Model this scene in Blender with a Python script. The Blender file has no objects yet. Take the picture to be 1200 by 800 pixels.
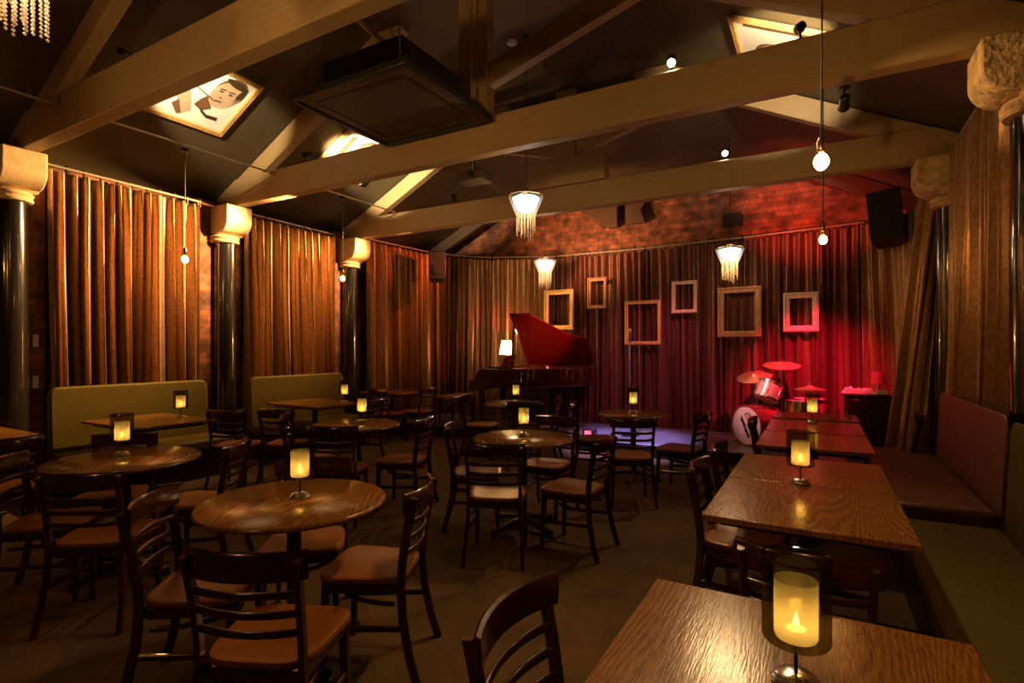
import bpy, bmesh, math, random
from mathutils import Vector, Matrix, noise
PI = math.pi
R = math.radians
scn = bpy.context.scene
COL = scn.collection
V = Vector

# ------------------------------------------------------------------ materials
MATS = {}
def new_mat(name):
    m = bpy.data.materials.new(name); m.use_nodes = True
    nt = m.node_tree
    b = nt.nodes['Principled BSDF']
    return m, nt, b
def mat(name, col, rough=.5, metal=0, spec=.5, coat=0, var=0, vscale=8, bump=0, bscale=60, emit=None, estr=0, sheen=0, aniso=0):
    m, nt, b = new_mat(name)
    b.inputs['Base Color'].default_value = (*col, 1)
    b.inputs['Roughness'].default_value = rough
    b.inputs['Metallic'].default_value = metal
    b.inputs['Specular IOR Level'].default_value = spec
    b.inputs['Coat Weight'].default_value = coat
    if sheen:
        b.inputs['Sheen Weight'].default_value = sheen
        b.inputs['Sheen Roughness'].default_value = .35
        b.inputs['Sheen Tint'].default_value = (1, .75, .5, 1)
    if emit:
        b.inputs['Emission Color'].default_value = (*emit, 1)
        b.inputs['Emission Strength'].default_value = estr
    tc = nt.nodes.new('ShaderNodeTexCoord')
    if var:
        n = nt.nodes.new('ShaderNodeTexNoise'); n.inputs['Scale'].default_value = vscale; n.inputs['Detail'].default_value = 5
        nt.links.new(tc.outputs['Object'], n.inputs['Vector'])
        r = nt.nodes.new('ShaderNodeValToRGB')
        r.color_ramp.elements[0].position = .3; r.color_ramp.elements[1].position = .7
        r.color_ramp.elements[0].color = (*[c*(1-var) for c in col], 1)
        r.color_ramp.elements[1].color = (*[min(1, c*(1+var)) for c in col], 1)
        nt.links.new(n.outputs['Fac'], r.inputs['Fac']); nt.links.new(r.outputs['Color'], b.inputs['Base Color'])
    if bump:
        n = nt.nodes.new('ShaderNodeTexNoise'); n.inputs['Scale'].default_value = bscale; n.inputs['Detail'].default_value = 6
        nt.links.new(tc.outputs['Object'], n.inputs['Vector'])
        bp = nt.nodes.new('ShaderNodeBump'); bp.inputs['Strength'].default_value = bump; bp.inputs['Distance'].default_value = .02
        nt.links.new(n.outputs['Fac'], bp.inputs['Height']); nt.links.new(bp.outputs['Normal'], b.inputs['Normal'])
    MATS[name] = m
    return m
def wood(name, c1, c2, rough=.35, scale=(1, 1, 1), wscale=3.5, dist=6, bump=.15, spec=.5, dirn='X', coat=0, wm=.6, ds=.9):
    m, nt, b = new_mat(name)
    tc = nt.nodes.new('ShaderNodeTexCoord'); mp = nt.nodes.new('ShaderNodeMapping')
    mp.inputs['Scale'].default_value = scale
    mp.inputs['Location'].default_value = (.31, .17, .4)
    nt.links.new(tc.outputs['Object'], mp.inputs['Vector'])
    w = nt.nodes.new('ShaderNodeTexWave'); w.bands_direction = dirn
    w.inputs['Scale'].default_value = wscale; w.inputs['Distortion'].default_value = dist
    w.inputs['Detail'].default_value = 2.5; w.inputs['Detail Scale'].default_value = ds
    nt.links.new(mp.outputs['Vector'], w.inputs['Vector'])
    n = nt.nodes.new('ShaderNodeTexNoise'); n.inputs['Scale'].default_value = 3; n.inputs['Detail'].default_value = 8
    mp2 = nt.nodes.new('ShaderNodeMapping'); mp2.inputs['Scale'].default_value = (scale[0]*18, scale[1]*18, scale[2]*18)
    nt.links.new(tc.outputs['Object'], mp2.inputs['Vector']); nt.links.new(mp2.outputs['Vector'], n.inputs['Vector'])
    mx = nt.nodes.new('ShaderNodeMath'); mx.operation = 'MULTIPLY_ADD'; mx.inputs[1].default_value = wm
    mm = nt.nodes.new('ShaderNodeMath'); mm.operation = 'MULTIPLY'; mm.inputs[1].default_value = 1-wm
    nt.links.new(n.outputs['Fac'], mm.inputs[0]); nt.links.new(w.outputs['Fac'], mx.inputs[0]); nt.links.new(mm.outputs[0], mx.inputs[2])
    r = nt.nodes.new('ShaderNodeValToRGB')
    r.color_ramp.elements[0].position = .2; r.color_ramp.elements[1].position = .75
    r.color_ramp.elements[0].color = (*c1, 1); r.color_ramp.elements[1].color = (*c2, 1)
    nt.links.new(mx.outputs[0], r.inputs['Fac']); nt.links.new(r.outputs['Color'], b.inputs['Base Color'])
    bp = nt.nodes.new('ShaderNodeBump'); bp.inputs['Strength'].default_value = bump; bp.inputs['Distance'].default_value = .01
    nt.links.new(mx.outputs[0], bp.inputs['Height']); nt.links.new(bp.outputs['Normal'], b.inputs['Normal'])
    b.inputs['Roughness'].default_value = rough; b.inputs['Specular IOR Level'].default_value = spec
    b.inputs['Coat Weight'].default_value = coat; b.inputs['Coat Roughness'].default_value = .25
    MATS[name] = m
    return m
def oak(name, c1, c2, rough):
    # flat-sawn oak: contour lines of a stretched noise field plus fine pores
    m, nt, b = new_mat(name)
    N = nt.nodes.new; L = nt.links.new
    tc = N('ShaderNodeTexCoord'); mp = N('ShaderNodeMapping'); mp.inputs['Scale'].default_value = (3.2, .9, 1); mp.inputs['Location'].default_value = (.7, .3, 0)
    L(tc.outputs['Object'], mp.inputs['Vector'])
    n = N('ShaderNodeTexNoise'); n.inputs['Scale'].default_value = 1.0; n.inputs['Detail'].default_value = 2.2; n.inputs['Roughness'].default_value = .35
    L(mp.outputs['Vector'], n.inputs['Vector'])
    sp = N('ShaderNodeSeparateXYZ'); L(tc.outputs['Object'], sp.inputs[0])
    a = N('ShaderNodeMath'); a.operation = 'MULTIPLY'; a.inputs[1].default_value = 150; L(n.outputs['Fac'], a.inputs[0])
    c = N('ShaderNodeMath'); c.operation = 'MULTIPLY_ADD'; c.inputs[1].default_value = 150; L(sp.outputs[0], c.inputs[0]); L(a.outputs[0], c.inputs[2])
    sn = N('ShaderNodeMath'); sn.operation = 'SINE'; L(c.outputs[0], sn.inputs[0])
    mp2 = N('ShaderNodeMapping'); mp2.inputs['Scale'].default_value = (220, 18, 1); L(tc.outputs['Object'], mp2.inputs['Vector'])
    f = N('ShaderNodeTexNoise'); f.inputs['Scale'].default_value = 1; f.inputs['Detail'].default_value = 3; L(mp2.outputs['Vector'], f.inputs['Vector'])
    k = N('ShaderNodeMath'); k.operation = 'MULTIPLY_ADD'; k.inputs[1].default_value = .11; L(sn.outputs[0], k.inputs[0]); L(f.outputs['Fac'], k.inputs[2])
    r = N('ShaderNodeValToRGB'); r.color_ramp.elements[0].position = .25; r.color_ramp.elements[1].position = .72
    r.color_ramp.elements[0].color = (*c1, 1); r.color_ramp.elements[1].color = (*c2, 1)
    L(k.outputs[0], r.inputs['Fac']); L(r.outputs['Color'], b.inputs['Base Color'])
    bp = N('ShaderNodeBump'); bp.inputs['Strength'].default_value = .10; bp.inputs['Distance'].default_value = .004
    L(k.outputs[0], bp.inputs['Height']); L(bp.outputs['Normal'], b.inputs['Normal'])
    b.inputs['Roughness'].default_value = rough; b.inputs['Specular IOR Level'].default_value = .5
    MATS[name] = m
    return m
def brick(name, axis):
    m, nt, b = new_mat(name)
    tc = nt.nodes.new('ShaderNodeTexCoord'); sp = nt.nodes.new('ShaderNodeSeparateXYZ'); cb = nt.nodes.new('ShaderNodeCombineXYZ')
    nt.links.new(tc.outputs['Object'], sp.inputs[0])
    nt.links.new(sp.outputs[axis], cb.inputs[0]); nt.links.new(sp.outputs[2], cb.inputs[1])
    bt = nt.nodes.new('ShaderNodeTexBrick')
    bt.inputs['Scale'].default_value = 1; bt.inputs['Brick Width'].default_value = .235; bt.inputs['Row Height'].default_value = .08
    bt.inputs['Mortar Size'].default_value = .008; bt.inputs['Bias'].default_value = -.1
    bt.inputs['Color1'].default_value = (.36, .11, .045, 1); bt.inputs['Color2'].default_value = (.14, .045, .022, 1)
    bt.inputs['Mortar'].default_value = (.16, .11, .07, 1)
    nt.links.new(cb.outputs[0], bt.inputs['Vector'])
    n = nt.nodes.new('ShaderNodeTexNoise'); n.inputs['Scale'].default_value = 6; n.inputs['Detail'].default_value = 8
    nt.links.new(tc.outputs['Object'], n.inputs['Vector'])
    mx = nt.nodes.new('ShaderNodeMix'); mx.data_type = 'RGBA'; mx.blend_type = 'OVERLAY'; mx.inputs['Factor'].default_value = .9
    nt.links.new(bt.outputs['Color'], mx.inputs['A']); nt.links.new(n.outputs['Color'], mx.inputs['B'])
    hs = nt.nodes.new('ShaderNodeHueSaturation'); hs.inputs['Saturation'].default_value = .9
    n2 = nt.nodes.new('ShaderNodeTexNoise'); n2.inputs['Scale'].default_value = 6; n2.inputs['Detail'].default_value = 8
    nt.links.new(tc.outputs['Object'], n2.inputs['Vector'])
    r = nt.nodes.new('ShaderNodeValToRGB'); r.color_ramp.elements[0].position = .35; r.color_ramp.elements[1].position = .7
    r.color_ramp.elements[0].color = (.35, .35, .35, 1); r.color_ramp.elements[1].color = (1.5, 1.5, 1.5, 1)
    nt.links.new(n2.outputs['Fac'], r.inputs['Fac'])
    m2 = nt.nodes.new('ShaderNodeMix'); m2.data_type = 'RGBA'; m2.blend_type = 'MULTIPLY'; m2.inputs['Factor'].default_value = 1
    nt.links.new(bt.outputs['Color'], m2.inputs['A']); nt.links.new(r.outputs['Color'], m2.inputs['B'])
    nt.links.new(m2.outputs['Result'], b.inputs['Base Color'])
    bp = nt.nodes.new('ShaderNodeBump'); bp.inputs['Strength'].default_value = .8; bp.inputs['Distance'].default_value = .02
    sb = nt.nodes.new('ShaderNodeMath'); sb.operation = 'SUBTRACT'
    nt.links.new(n2.outputs['Fac'], sb.inputs[0]); nt.links.new(bt.outputs['Fac'], sb.inputs[1])
    nt.links.new(sb.outputs[0], bp.inputs['Height']); nt.links.new(bp.outputs['Normal'], b.inputs['Normal'])
    b.inputs['Roughness'].default_value = .75
    MATS[name] = m
    return m
def glassy(name, tint, gloss=.12, rough=.08, diff=0, dcol=(1, .8, .5)):
    m = bpy.data.materials.new(name); m.use_nodes = True; nt = m.node_tree
    nt.nodes.remove(nt.nodes['Principled BSDF']); out = nt.nodes['Material Output']
    t = nt.nodes.new('ShaderNodeBsdfTransparent'); t.inputs[0].default_value = (*tint, 1)
    g = nt.nodes.new('ShaderNodeBsdfGlossy'); g.inputs['Roughness'].default_value = rough
    mx = nt.nodes.new('ShaderNodeMixShader'); mx.inputs[0].default_value = gloss
    nt.links.new(t.outputs[0], mx.inputs[1]); nt.links.new(g.outputs[0], mx.inputs[2])
    last = mx
    if diff:
        d = nt.nodes.new('ShaderNodeBsdfTranslucent'); d.inputs[0].default_value = (*dcol, 1)
        d2 = nt.nodes.new('ShaderNodeBsdfDiffuse'); d2.inputs[0].default_value = (*dcol, 1)
        a = nt.nodes.new('ShaderNodeMixShader'); a.inputs[0].default_value = .25
        nt.links.new(d.outputs[0], a.inputs[1]); nt.links.new(d2.outputs[0], a.inputs[2])
        m3 = nt.nodes.new('ShaderNodeMixShader'); m3.inputs[0].default_value = diff
        nt.links.new(mx.outputs[0], m3.inputs[1]); nt.links.new(a.outputs[0], m3.inputs[2]); last = m3
    nt.links.new(last.outputs[0], out.inputs['Surface'])
    MATS[name] = m
    return m
def emis(name, col, s):
    m = bpy.data.materials.new(name); m.use_nodes = True; nt = m.node_tree
    nt.nodes.remove(nt.nodes['Principled BSDF']); out = nt.nodes['Material Output']
    e = nt.nodes.new('ShaderNodeEmission'); e.inputs[0].default_value = (*col, 1); e.inputs[1].default_value = s
    nt.links.new(e.outputs[0], out.inputs['Surface']); MATS[name] = m
    return m

mat('carpet', (.10, .055, .016), .9, var=.35, vscale=3, bump=.4, bscale=150)
mat('stage_floor', (.13, .12, .14), .30, var=.3, vscale=5)
mat('ceiling', (.075, .057, .030), .55, var=.1, vscale=2)
mat('dark_wall', (.05, .035, .025), .8, var=.2)
brick('brick_x', 0); brick('brick_y', 1)
wood('beam', (.33, .225, .105), (.42, .295, .145), .45, (.12, 1.0, 1.0), 6, 2.5, .2, dirn='Z', wm=.12)
wood('beam_dark', (.07, .04, .02), (.09, .052, .026), .6, (.15, 1.2, 1.2), 2.5, 3, .2, dirn='Z', wm=.1)
mat('corbel', (.62, .44, .22), .55, var=.45, vscale=14, bump=1.0, bscale=30)
mat('cream', (.72, .55, .33), .45, var=.15, vscale=10, bump=.2)
mat('column_black', (.012, .010, .008), .18, spec=.8, coat=.6)
mat('velvet', (.34, .20, .10), .40, metal=.72, var=.3, vscale=30, spec=.6)
mat('velvet_purple', (.20, .085, .058), .42, metal=.45, var=.25, vscale=30, spec=.5)
mat('leather', (.085, .064, .006), .6, spec=.2, var=.12, vscale=20, bump=.15, bscale=90)
mat('leather_brown', (.13, .055, .025), .4, var=.12, vscale=20, bump=.15, bscale=90)
mat('black_wood', (.012, .008, .006), .35)
mat('mahogany', (.040, .010, .004), .20, var=.3, vscale=12, spec=.6, coat=.5)
wood('seat_wood', (.22, .070, .014), (.31, .105, .022), .38, (1, .4, 1), 9, 3, .03, coat=.1, wm=.25, spec=.45)
oak('oak', (.12, .048, .011), (.30, .135, .025), .20)
wood('oak_dark', (.06, .025, .010), (.22, .10, .04), .28, (2.2, .55, 1), 4.5, 9, .08, coat=.4)
mat('iron', (.02, .018, .016), .3, metal=.6)
mat('chrome', (.8, .78, .75), .22, metal=1)
mat('brass', (.8, .52, .18), .25, metal=1)
mat('gold_frame', (.75, .48, .17), .4, metal=.35, var=.25, vscale=40, bump=.4, bscale=60)
mat('wood_frame', (.50, .27, .12), .45, var=.25, vscale=30, bump=.3)
mat('pale_frame', (.72, .55, .42), .45, var=.2, vscale=30, bump=.3)
mat('cord', (.03, .025, .02), .6)
mat('conduit', (.45, .40, .32), .35, metal=.5)
mat('black_plastic', (.015, .014, .013), .4)
mat('grille', (.02, .017, .016), .7, bump=.6, bscale=300)
mat('white_plastic', (.75, .7, .6), .4)
mat('ac_panel', (.07, .04, .022), .5, var=.2)
mat('piano', (.055, .010, .006), .10, spec=.8, coat=1)
mat('piano_lid', (.17, .012, .010), .16, spec=.7, coat=1)
mat('ivory', (.8, .75, .62), .3)
mat('ebony', (.01, .01, .01), .3)
mat('drum_shell', (.55, .03, .05), .2, metal=.3, coat=.8, var=.2, vscale=60)
mat('drum_sparkle_lit', (.8, .55, .48), .3, metal=.5, var=.35, vscale=120, coat=.5)  # pale sparkly finish; the tom's white highlights are put into its colour
mat('drum_head', (.82, .72, .72), .4)
mat('cymbal', (.85, .62, .36), .42, metal=.8)
mat('paper', (.8, .76, .66), .6)
mat('print_white', (.88, .84, .74), .5)
mat('print_skin', (.50, .36, .24), .5, var=.12, vscale=6)
mat('print_mid', (.16, .08, .035), .5)
mat('print_dark', (.05, .03, .02), .5)
mat('ink', (.02, .015, .015), .5)
mat('wax', (.85, .8, .68), .5)
mat('shade_red', (.35, .06, .06), .6)
emis('flame', (1, .66, .25), 45)
emis('bulb', (1, .62, .22), 26)
emis('filament_core', (1, .78, .42), 60)
emis('crystal_glow', (.80, .90, 1), 3)
emis('crystal_glow_warm', (1, .90, .60), 4)
emis('lamp_shade_lit', (1, .74, .32), 4.5)
emis('spot_lens', (1, .80, .45), 120)
emis('spot_lens_dim', (1, .80, .5), 6)
emis('glow_red', (1, .05, .08), 6)
glassy('smoke', (.46, .42, .24), .10, .06)
glassy('frost', (.8, .62, .32), .06, .2, .45, (.80, .70, .40))
glassy('clear_glass', (.94, .93, .9), .12, .03)
glassy('crystal', (.85, .8, .7), .30, .12, .62, (.98, .88, .70))

# ------------------------------------------------------------------ mesh builder
class MB:
    def __init__(s): s.bm = bmesh.new()
    def faces(s, vs, fs):
        b = [s.bm.verts.new(v) for v in vs]
        for f in fs:
            try: s.bm.faces.new([b[i] for i in f])
            except ValueError: pass
        return s
    def box(s, c, d, rot=None):
        c = V(c); vs = []
        for x in (-.5, .5):
            for y in (-.5, .5):
                for z in (-.5, .5):
                    p = V((x*d[0], y*d[1], z*d[2]))
                    if rot is not None: p = rot @ p
                    vs.append(c+p)
        return s.faces(vs, [(0, 1, 3, 2), (4, 6, 7, 5), (0, 4, 5, 1), (2, 3, 7, 6), (0, 2, 6, 4), (1, 5, 7, 3)])
    def bb(s, x0, x1, y0, y1, z0, z1):
        return s.box(((x0+x1)/2, (y0+y1)/2, (z0+z1)/2), (x1-x0, y1-y0, z1-z0))
    def rings(s, rings, cap=True, closed=False):
        bm = s.bm; L = [[bm.verts.new(p) for p in r] for r in rings]; n = len(L[0]); m = len(L)
        for i in range(m if closed else m-1):
            a, b = L[i], L[(i+1) % m]
            for j in range(n):
                k = (j+1) % n
                try: bm.faces.new((a[j], a[k], b[k], b[j]))
                except ValueError: pass
        if cap and not closed:
            for r, fl in ((L[0], True), (L[-1], False)):
                try: bm.faces.new(r[::-1] if fl else r)
                except ValueError: pass
        return s
    def lathe(s, prof, seg=24, c=(0, 0, 0), axis=None, cap=True):
        c = V(c); rg = []
        q = V((0, 0, 1)).rotation_difference(V(axis)) if axis is not None else None
        for r, z in prof:
            ring = []
            for k in range(seg):
                a = 2*PI*k/seg; p = V((max(r, 1e-4)*math.cos(a), max(r, 1e-4)*math.sin(a), z))
                if q: p = q @ p
                ring.append(c+p)
            rg.append(ring)
        return s.rings(rg, cap)
    def cyl(s, a, b, r, r2=None, seg=12):
        a = V(a); b = V(b); d = b-a; L = d.length
        return s.lathe([(r, 0), (r if r2 is None else r2, L)], seg, a, d)
    def tube(s, pts, r, seg=8, closed=False):
        return s.sweep(pts, [(math.cos(2*PI*k/seg), math.sin(2*PI*k/seg)) for k in range(seg)], r, closed=closed)
    def sweep(s, pts, sec, scale=1, up=(0, 0, 1), closed=False):
        pts = [V(p) for p in pts]; n = len(pts); rg = []
        for i, p in enumerate(pts):
            if closed: t = pts[(i+1) % n]-pts[i-1]
            else: t = pts[min(i+1, n-1)]-pts[max(i-1, 0)]
            t.normalize(); u = V(up)
            if abs(t.dot(u)) > .95: u = V((0, 1, 0))
            sx = t.cross(u).normalized(); sy = sx.cross(t).normalized()
            sc = scale[i] if isinstance(scale, (list, tuple)) else scale
            rg.append([p+sx*(a*sc)+sy*(b*sc) for a, b in sec])
        return s.rings(rg, True, closed)
    def rsweep(s, pts, w, h, up=(0, 0, 1), c=.25, closed=False):
        # rounded rectangle section, w along side, h along up
        sec = []
        k = min(w, h)*c
        for (x, y) in ((w/2, h/2-k), (w/2-k, h/2), (-w/2+k, h/2), (-w/2, h/2-k), (-w/2, -h/2+k), (-w/2+k, -h/2), (w/2-k, -h/2), (w/2, -h/2+k)):
            sec.append((x, y))
        return s.sweep(pts, sec, 1, up, closed)
    def prism(s, poly, f0, f1):
        # poly: list of 2d; f0/f1 map (a,b)->3d
        n = len(poly); vs = [f0(*p) for p in poly]+[f1(*p) for p in poly]
        return s.faces(vs, [tuple(range(n))[::-1], tuple(range(n, 2*n))]+[(i, (i+1) % n, n+(i+1) % n, n+i) for i in range(n)])
    def sph(s, c, r, seg=16, rings=10, sc=(1, 1, 1)):
        rg = []
        for i in range(rings+1):
            th = PI*i/rings; rr = max(math.sin(th)*r, 1e-4); z = -math.cos(th)*r
            rg.append([V(c)+V((rr*math.cos(2*PI*k/seg)*sc[0], rr*math.sin(2*PI*k/seg)*sc[1], z*sc[2])) for k in range(seg)])
        return s.rings(rg, True)
    def bead(s, c, r):
        c = V(c); vs = [c+V(p)*r for p in ((1, 0, 0), (-1, 0, 0), (0, 1, 0), (0, -1, 0), (0, 0, 1.15), (0, 0, -1.15))]
        return s.faces(vs, [(0, 2, 4), (2, 1, 4), (1, 3, 4), (3, 0, 4), (2, 0, 5), (1, 2, 5), (3, 1, 5), (0, 3, 5)])
    def grid(s, fn, nu, nv):
        bm = s.bm; L = [[bm.verts.new(fn(i/nu, j/nv)) for j in range(nv+1)] for i in range(nu+1)]
        for i in range(nu):
            for j in range(nv): bm.faces.new((L[i][j], L[i+1][j], L[i+1][j+1], L[i][j+1]))
        return s
    def build(s, name, m, parent=None, bevel=0, smooth=35, loc=None, rotz=None, sub=0, fixn=True):
        if fixn: bmesh.ops.recalc_face_normals(s.bm, faces=s.bm.faces[:])
        me = bpy.data.meshes.new(name); s.bm.to_mesh(me); s.bm.free()
        me.materials.append(MATS[m])
        if smooth:
            for p in me.polygons: p.use_smooth = True
            me.set_sharp_from_angle(angle=R(smooth))
        o = bpy.data.objects.new(name, me); COL.objects.link(o)
        if parent is not None: o.parent = parent
        if bevel:
            b = o.modifiers.new('bevel', 'BEVEL'); b.width = bevel; b.segments = 2; b.limit_method = 'ANGLE'
        if sub:
            b = o.modifiers.new('sub', 'SUBSURF'); b.levels = sub; b.render_levels = sub
        if loc is not None: o.location = loc
        if rotz is not None: o.rotation_euler.z = rotz
        return o

def tag(o, label, cat, group=None):
    o['label'] = label; o['category'] = cat
    if group: o['group'] = group
    return o
def struct(o):
    o['kind'] = 'structure'; return o
def empty(name, loc, rotz=0, label=None, cat=None, group=None, rot=None):
    o = bpy.data.objects.new(name, None); COL.objects.link(o); o.location = loc
    o.empty_display_size = .1
    if rot is not None: o.rotation_euler = rot
    else: o.rotation_euler = (0, 0, rotz)
    if label: tag(o, label, cat, group)
    return o
KIDS = {}
def copy_tree(o, parent=None):
    c = o.copy(); COL.objects.link(c)
    if parent is not None: c.parent = parent
    for ch in list(o.children): copy_tree(ch, c)
    return c
def place(proto, used, loc, rotz, label, cat=None, group=None):
    o = proto if not used[0] else copy_tree(proto)
    used[0] = True
    o.location = loc; o.rotation_euler.z = rotz
    o['label'] = label
    if cat: o['category'] = cat
    if group: o['group'] = group
    return o
def light(kind, name, loc, energy, col, parent=None, radius=.03, aim=None, angle=60, blend=.6, size=None):
    d = bpy.data.lights.new(name, kind); d.energy = energy; d.color = col
    if kind in ('POINT', 'SPOT'): d.shadow_soft_size = radius
    if kind == 'SPOT': d.spot_size = R(angle); d.spot_blend = blend
    if kind == 'AREA' and size: d.size = size
    o = bpy.data.objects.new(name, d); COL.objects.link(o); o.location = loc
    if aim is not None:
        o.rotation_euler = (V(aim)-V(loc)).to_track_quat('-Z', 'Y').to_euler()
    if parent is not None: o.parent = parent
    return o

# ------------------------------------------------------------------ camera
cam = bpy.data.cameras.new('camera'); co = bpy.data.objects.new('camera', cam); COL.objects.link(co)
co.location = (0, 0, 1.5); co.rotation_euler = (R(90), 0, R(29.66))
cam.lens = 632/1200*36; cam.sensor_width = 36; cam.shift_y = 7/1200; cam.clip_start = .05
scn.camera = co

# ------------------------------------------------------------------ the room
XL, XR, Y0, Y1 = -7.32, 1.42, -3.0, 9.42
XM = -2.96; EZ = 3.62
def roofz(x): return EZ+.5*(x+7.03) if x < XM else EZ+.5*(1.11-x)
struct(MB().bb(XL-.2, XR+.2, Y0-.2, Y1+.4, -.12, 0).build('floor', 'carpet', smooth=0))
m = MB().bb(XL-.2, XL, Y0, Y1+.3, 0, roofz(XL)+.06)
for y in (2.2, 4.42, 6.68): m.bb(XL-.02, -7.08, y-.32, y+.30, 0, 3.46)
struct(m.build('wall_left', 'brick_y', smooth=0))
m = MB().bb(XR, XR+.2, Y0, Y1+.3, 0, roofz(XR)+.06)
for y in (2.2, 4.42, 6.68): m.bb(1.22, XR+.02, y-.25, y+.25, 0, 3.36)
struct(m.build('wall_right', 'brick_y', smooth=0))
gp = [(XL, 0), (XR, 0), (XR, roofz(XR)+.05), (-1.59, 5.02), (-4.33, 5.02), (XL, roofz(XL)+.05)]
yb = lambda x: 9.46-.03*(x-XL)
struct(MB().prism(gp, lambda a, b: (a, yb(a), b), lambda a, b: (a, yb(a)+.25, b)).build('wall_back', 'brick_x', smooth=0))
struct(MB().prism(gp, lambda a, b: (a, Y0, b), lambda a, b: (a, Y0-.2, b)).build('wall_front', 'dark_wall', smooth=0))
FZ = 4.97; FA, FB = -7.03+2*(FZ-EZ), 1.11-2*(FZ-EZ)
rp = [(XL-.2, roofz(XL-.2)), (FA, FZ), (FB, FZ), (XR+.2, roofz(XR+.2)), (XR+.2, roofz(XR+.2)+.15), (FB, FZ+.15), (FA, FZ+.15), (XL-.2, roofz(XL-.2)+.15)]
struct(MB().bb(-5.45, -.47, 6.90, 9.6, 4.44, 4.96).build('ceiling', 'ceiling', smooth=0))
struct(MB().prism(rp, lambda a, b: (a, Y0-.2, b), lambda a, b: (a, Y1+.5, b)).build('ceiling', 'ceiling', smooth=0))

# ------------------------------------------------------------------ trusses
TY = (2.2, 4.42, 6.66)
ZB = (3.44, 3.39, 3.345); ZT = (3.80, 3.74, 3.68)
def truss(y, zb, zt, label, back=False, dark=False, bolster=False):
    t = empty('roof_truss', (XM, y, zb), 0, label, 'roof truss')
    W = 'beam_dark' if dark else 'beam'
    def P(m): # world to local
        for v in m.bm.verts: v.co -= V((XM, y, zb))
        return m
    if not back:
        # tie beam with end chamfers
        poly = [(-7.18, zb), (1.30, zb), (1.30, roofz(1.30)-.01), (roof_x(zt, 1), zt), (roof_x(zt, -1), zt), (-7.18, roofz(-7.18)-.01)]
        n = 36; top = []
        P(MB().prism(poly, lambda a, b: (a, y, b), lambda a, b: (a, y+.14, b))).build('tie_beam', W, t, bevel=.012)
    for sgn in (-1, 1):
        pts = []
        x0 = -7.15 if sgn < 0 else 1.25
        if not back: x0 = roof_x(zt, sgn) - (.25 if sgn < 0 else -.25)
        a, b = x0, XM+sgn*.92
        poly = [(a, roofz(a)-.26), (b, roofz(b)-.28), (b, roofz(b)-.01), (a, roofz(a)-.01)]
        P(MB().prism(poly, lambda p, q: (p, y+.02, q), lambda p, q: (p, y+.14, q))).build('rafter', W, t, bevel=.01)
    if not back:
        kw = .17 if not bolster else .14
        kz = zt if not bolster else 4.05
        P(MB().bb(XM-kw, XM+kw, y-.01, y+.13, kz, 4.965)).build('king_post', W, t, bevel=.01)
        for sgn in (-1, 1):
            xa, xb = XM+sgn*kw, XM+sgn*1.75
            za = 4.04 if not bolster else 4.08
            zb2 = roofz(xb)-.27
            P(MB().prism([(xa, za), (xb, zb2-.02), (xb-sgn*.28, zb2+.13), (xa, za+.22)], lambda p, q: (p, y+.015, q), lambda p, q: (p, y+.125, q))).build('strut', W, t, bevel=.008)
    else:
        pass
    if bolster:
        P(MB().bb(-3.51, -2.40, y-.03, y+.15, zt+.002, 4.045)).build('bolster', W, t, bevel=.012)
    return t
def roof_x(z, sgn):
    # x where roof underside (ceiling) is at height z
    return (-7.03+(z-EZ)/.5+.02) if sgn < 0 else (1.11-(z-EZ)/.5-.02)
truss(TY[0], ZB[0], ZT[0], 'nearest painted timber roof truss crossing the top left corner')
truss(TY[1], ZB[1], ZT[1], 'middle painted timber roof truss with king post beside the dark air unit')
truss(TY[2], ZB[2], ZT[2], 'farthest cream roof truss with a short bolster board on its tie beam', bolster=True)
truss(9.02, 3.3, 3.6, 'dark rafters close against the brick gable behind the stage', back=True, dark=True)
# knee braces at the gable
b = empty('timber_brace', (-3.1, 9.2, 3.7), 0, 'brown timber knee braces projecting from the brick gable', 'brace')
m = MB(); m.prism([(-1.05, .62), (-.15, .02), (.02, .02), (.02, .62)], lambda p, q: (p, -.06, q-.1), lambda p, q: (p, .06, q-.1)); m.build('brace', 'beam_dark', b, bevel=.01)
m = MB(); m.prism([(.16, .05), (.52, .05), (.44, .26), (.70, .70), (.16, .70)], lambda p, q: (p, -.06, q-.1), lambda p, q: (p, .06, q-.1)); m.build('post_foot', 'beam_dark', b, bevel=.01)

# ------------------------------------------------------------------ columns
def column(x, y, zt, side, label, m_cap='cream'):
    t = empty('column', (x, y, 0), 0, label, 'column', 'black columns carrying the roof trusses')
    pr = [(.155, 0), (.155, .12), (.15, .16), (.145, .2), (.142, 1.5), (.138, zt-.49)]
    mb = MB(); rg = []
    for r, z in pr:
        rg.append([V(((r*(1-.04*(k % 2)))*math.cos(2*PI*k/40), (r*(1-.04*(k % 2)))*math.sin(2*PI*k/40), z)) for k in range(40)])
    mb.rings(rg); mb.build('shaft', 'column_black', t, smooth=50)
    z = zt-.49
    MB().lathe([(.14, z), (.175, z+.01), (.185, z+.03), (.175, z+.05), (.165, z+.055), (.18, z+.065), (.187, z+.08), (.175, z+.1), (.15, z+.11)], 32).build('neck_ring', 'cream' if m_cap == 'cream' else 'corbel', t)
    # corbel: profile in xz, projecting into the room (s)
    s = side; out = .31
    prof = [(-.17, z+.11), (.10, z+.11)]
    for k in range(9):
        a = PI/2*k/8
        prof.append((.12+(out-.12)*math.sin(a), z+.13+.17*(1-math.cos(a))))
    prof += [(out, zt-.004), (-.17, zt-.004)]
    mb = MB().prism([(p[0]*s, p[1]) for p in prof], lambda a, b: (a, -.16, b), lambda a, b: (a, .20, b))
    mb.build('capital', m_cap, t, bevel=.014, smooth=30)
    return t
column(-7.03, TY[0], ZB[0], 1, 'black column with cream capital at the left edge, under the nearest truss')
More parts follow.
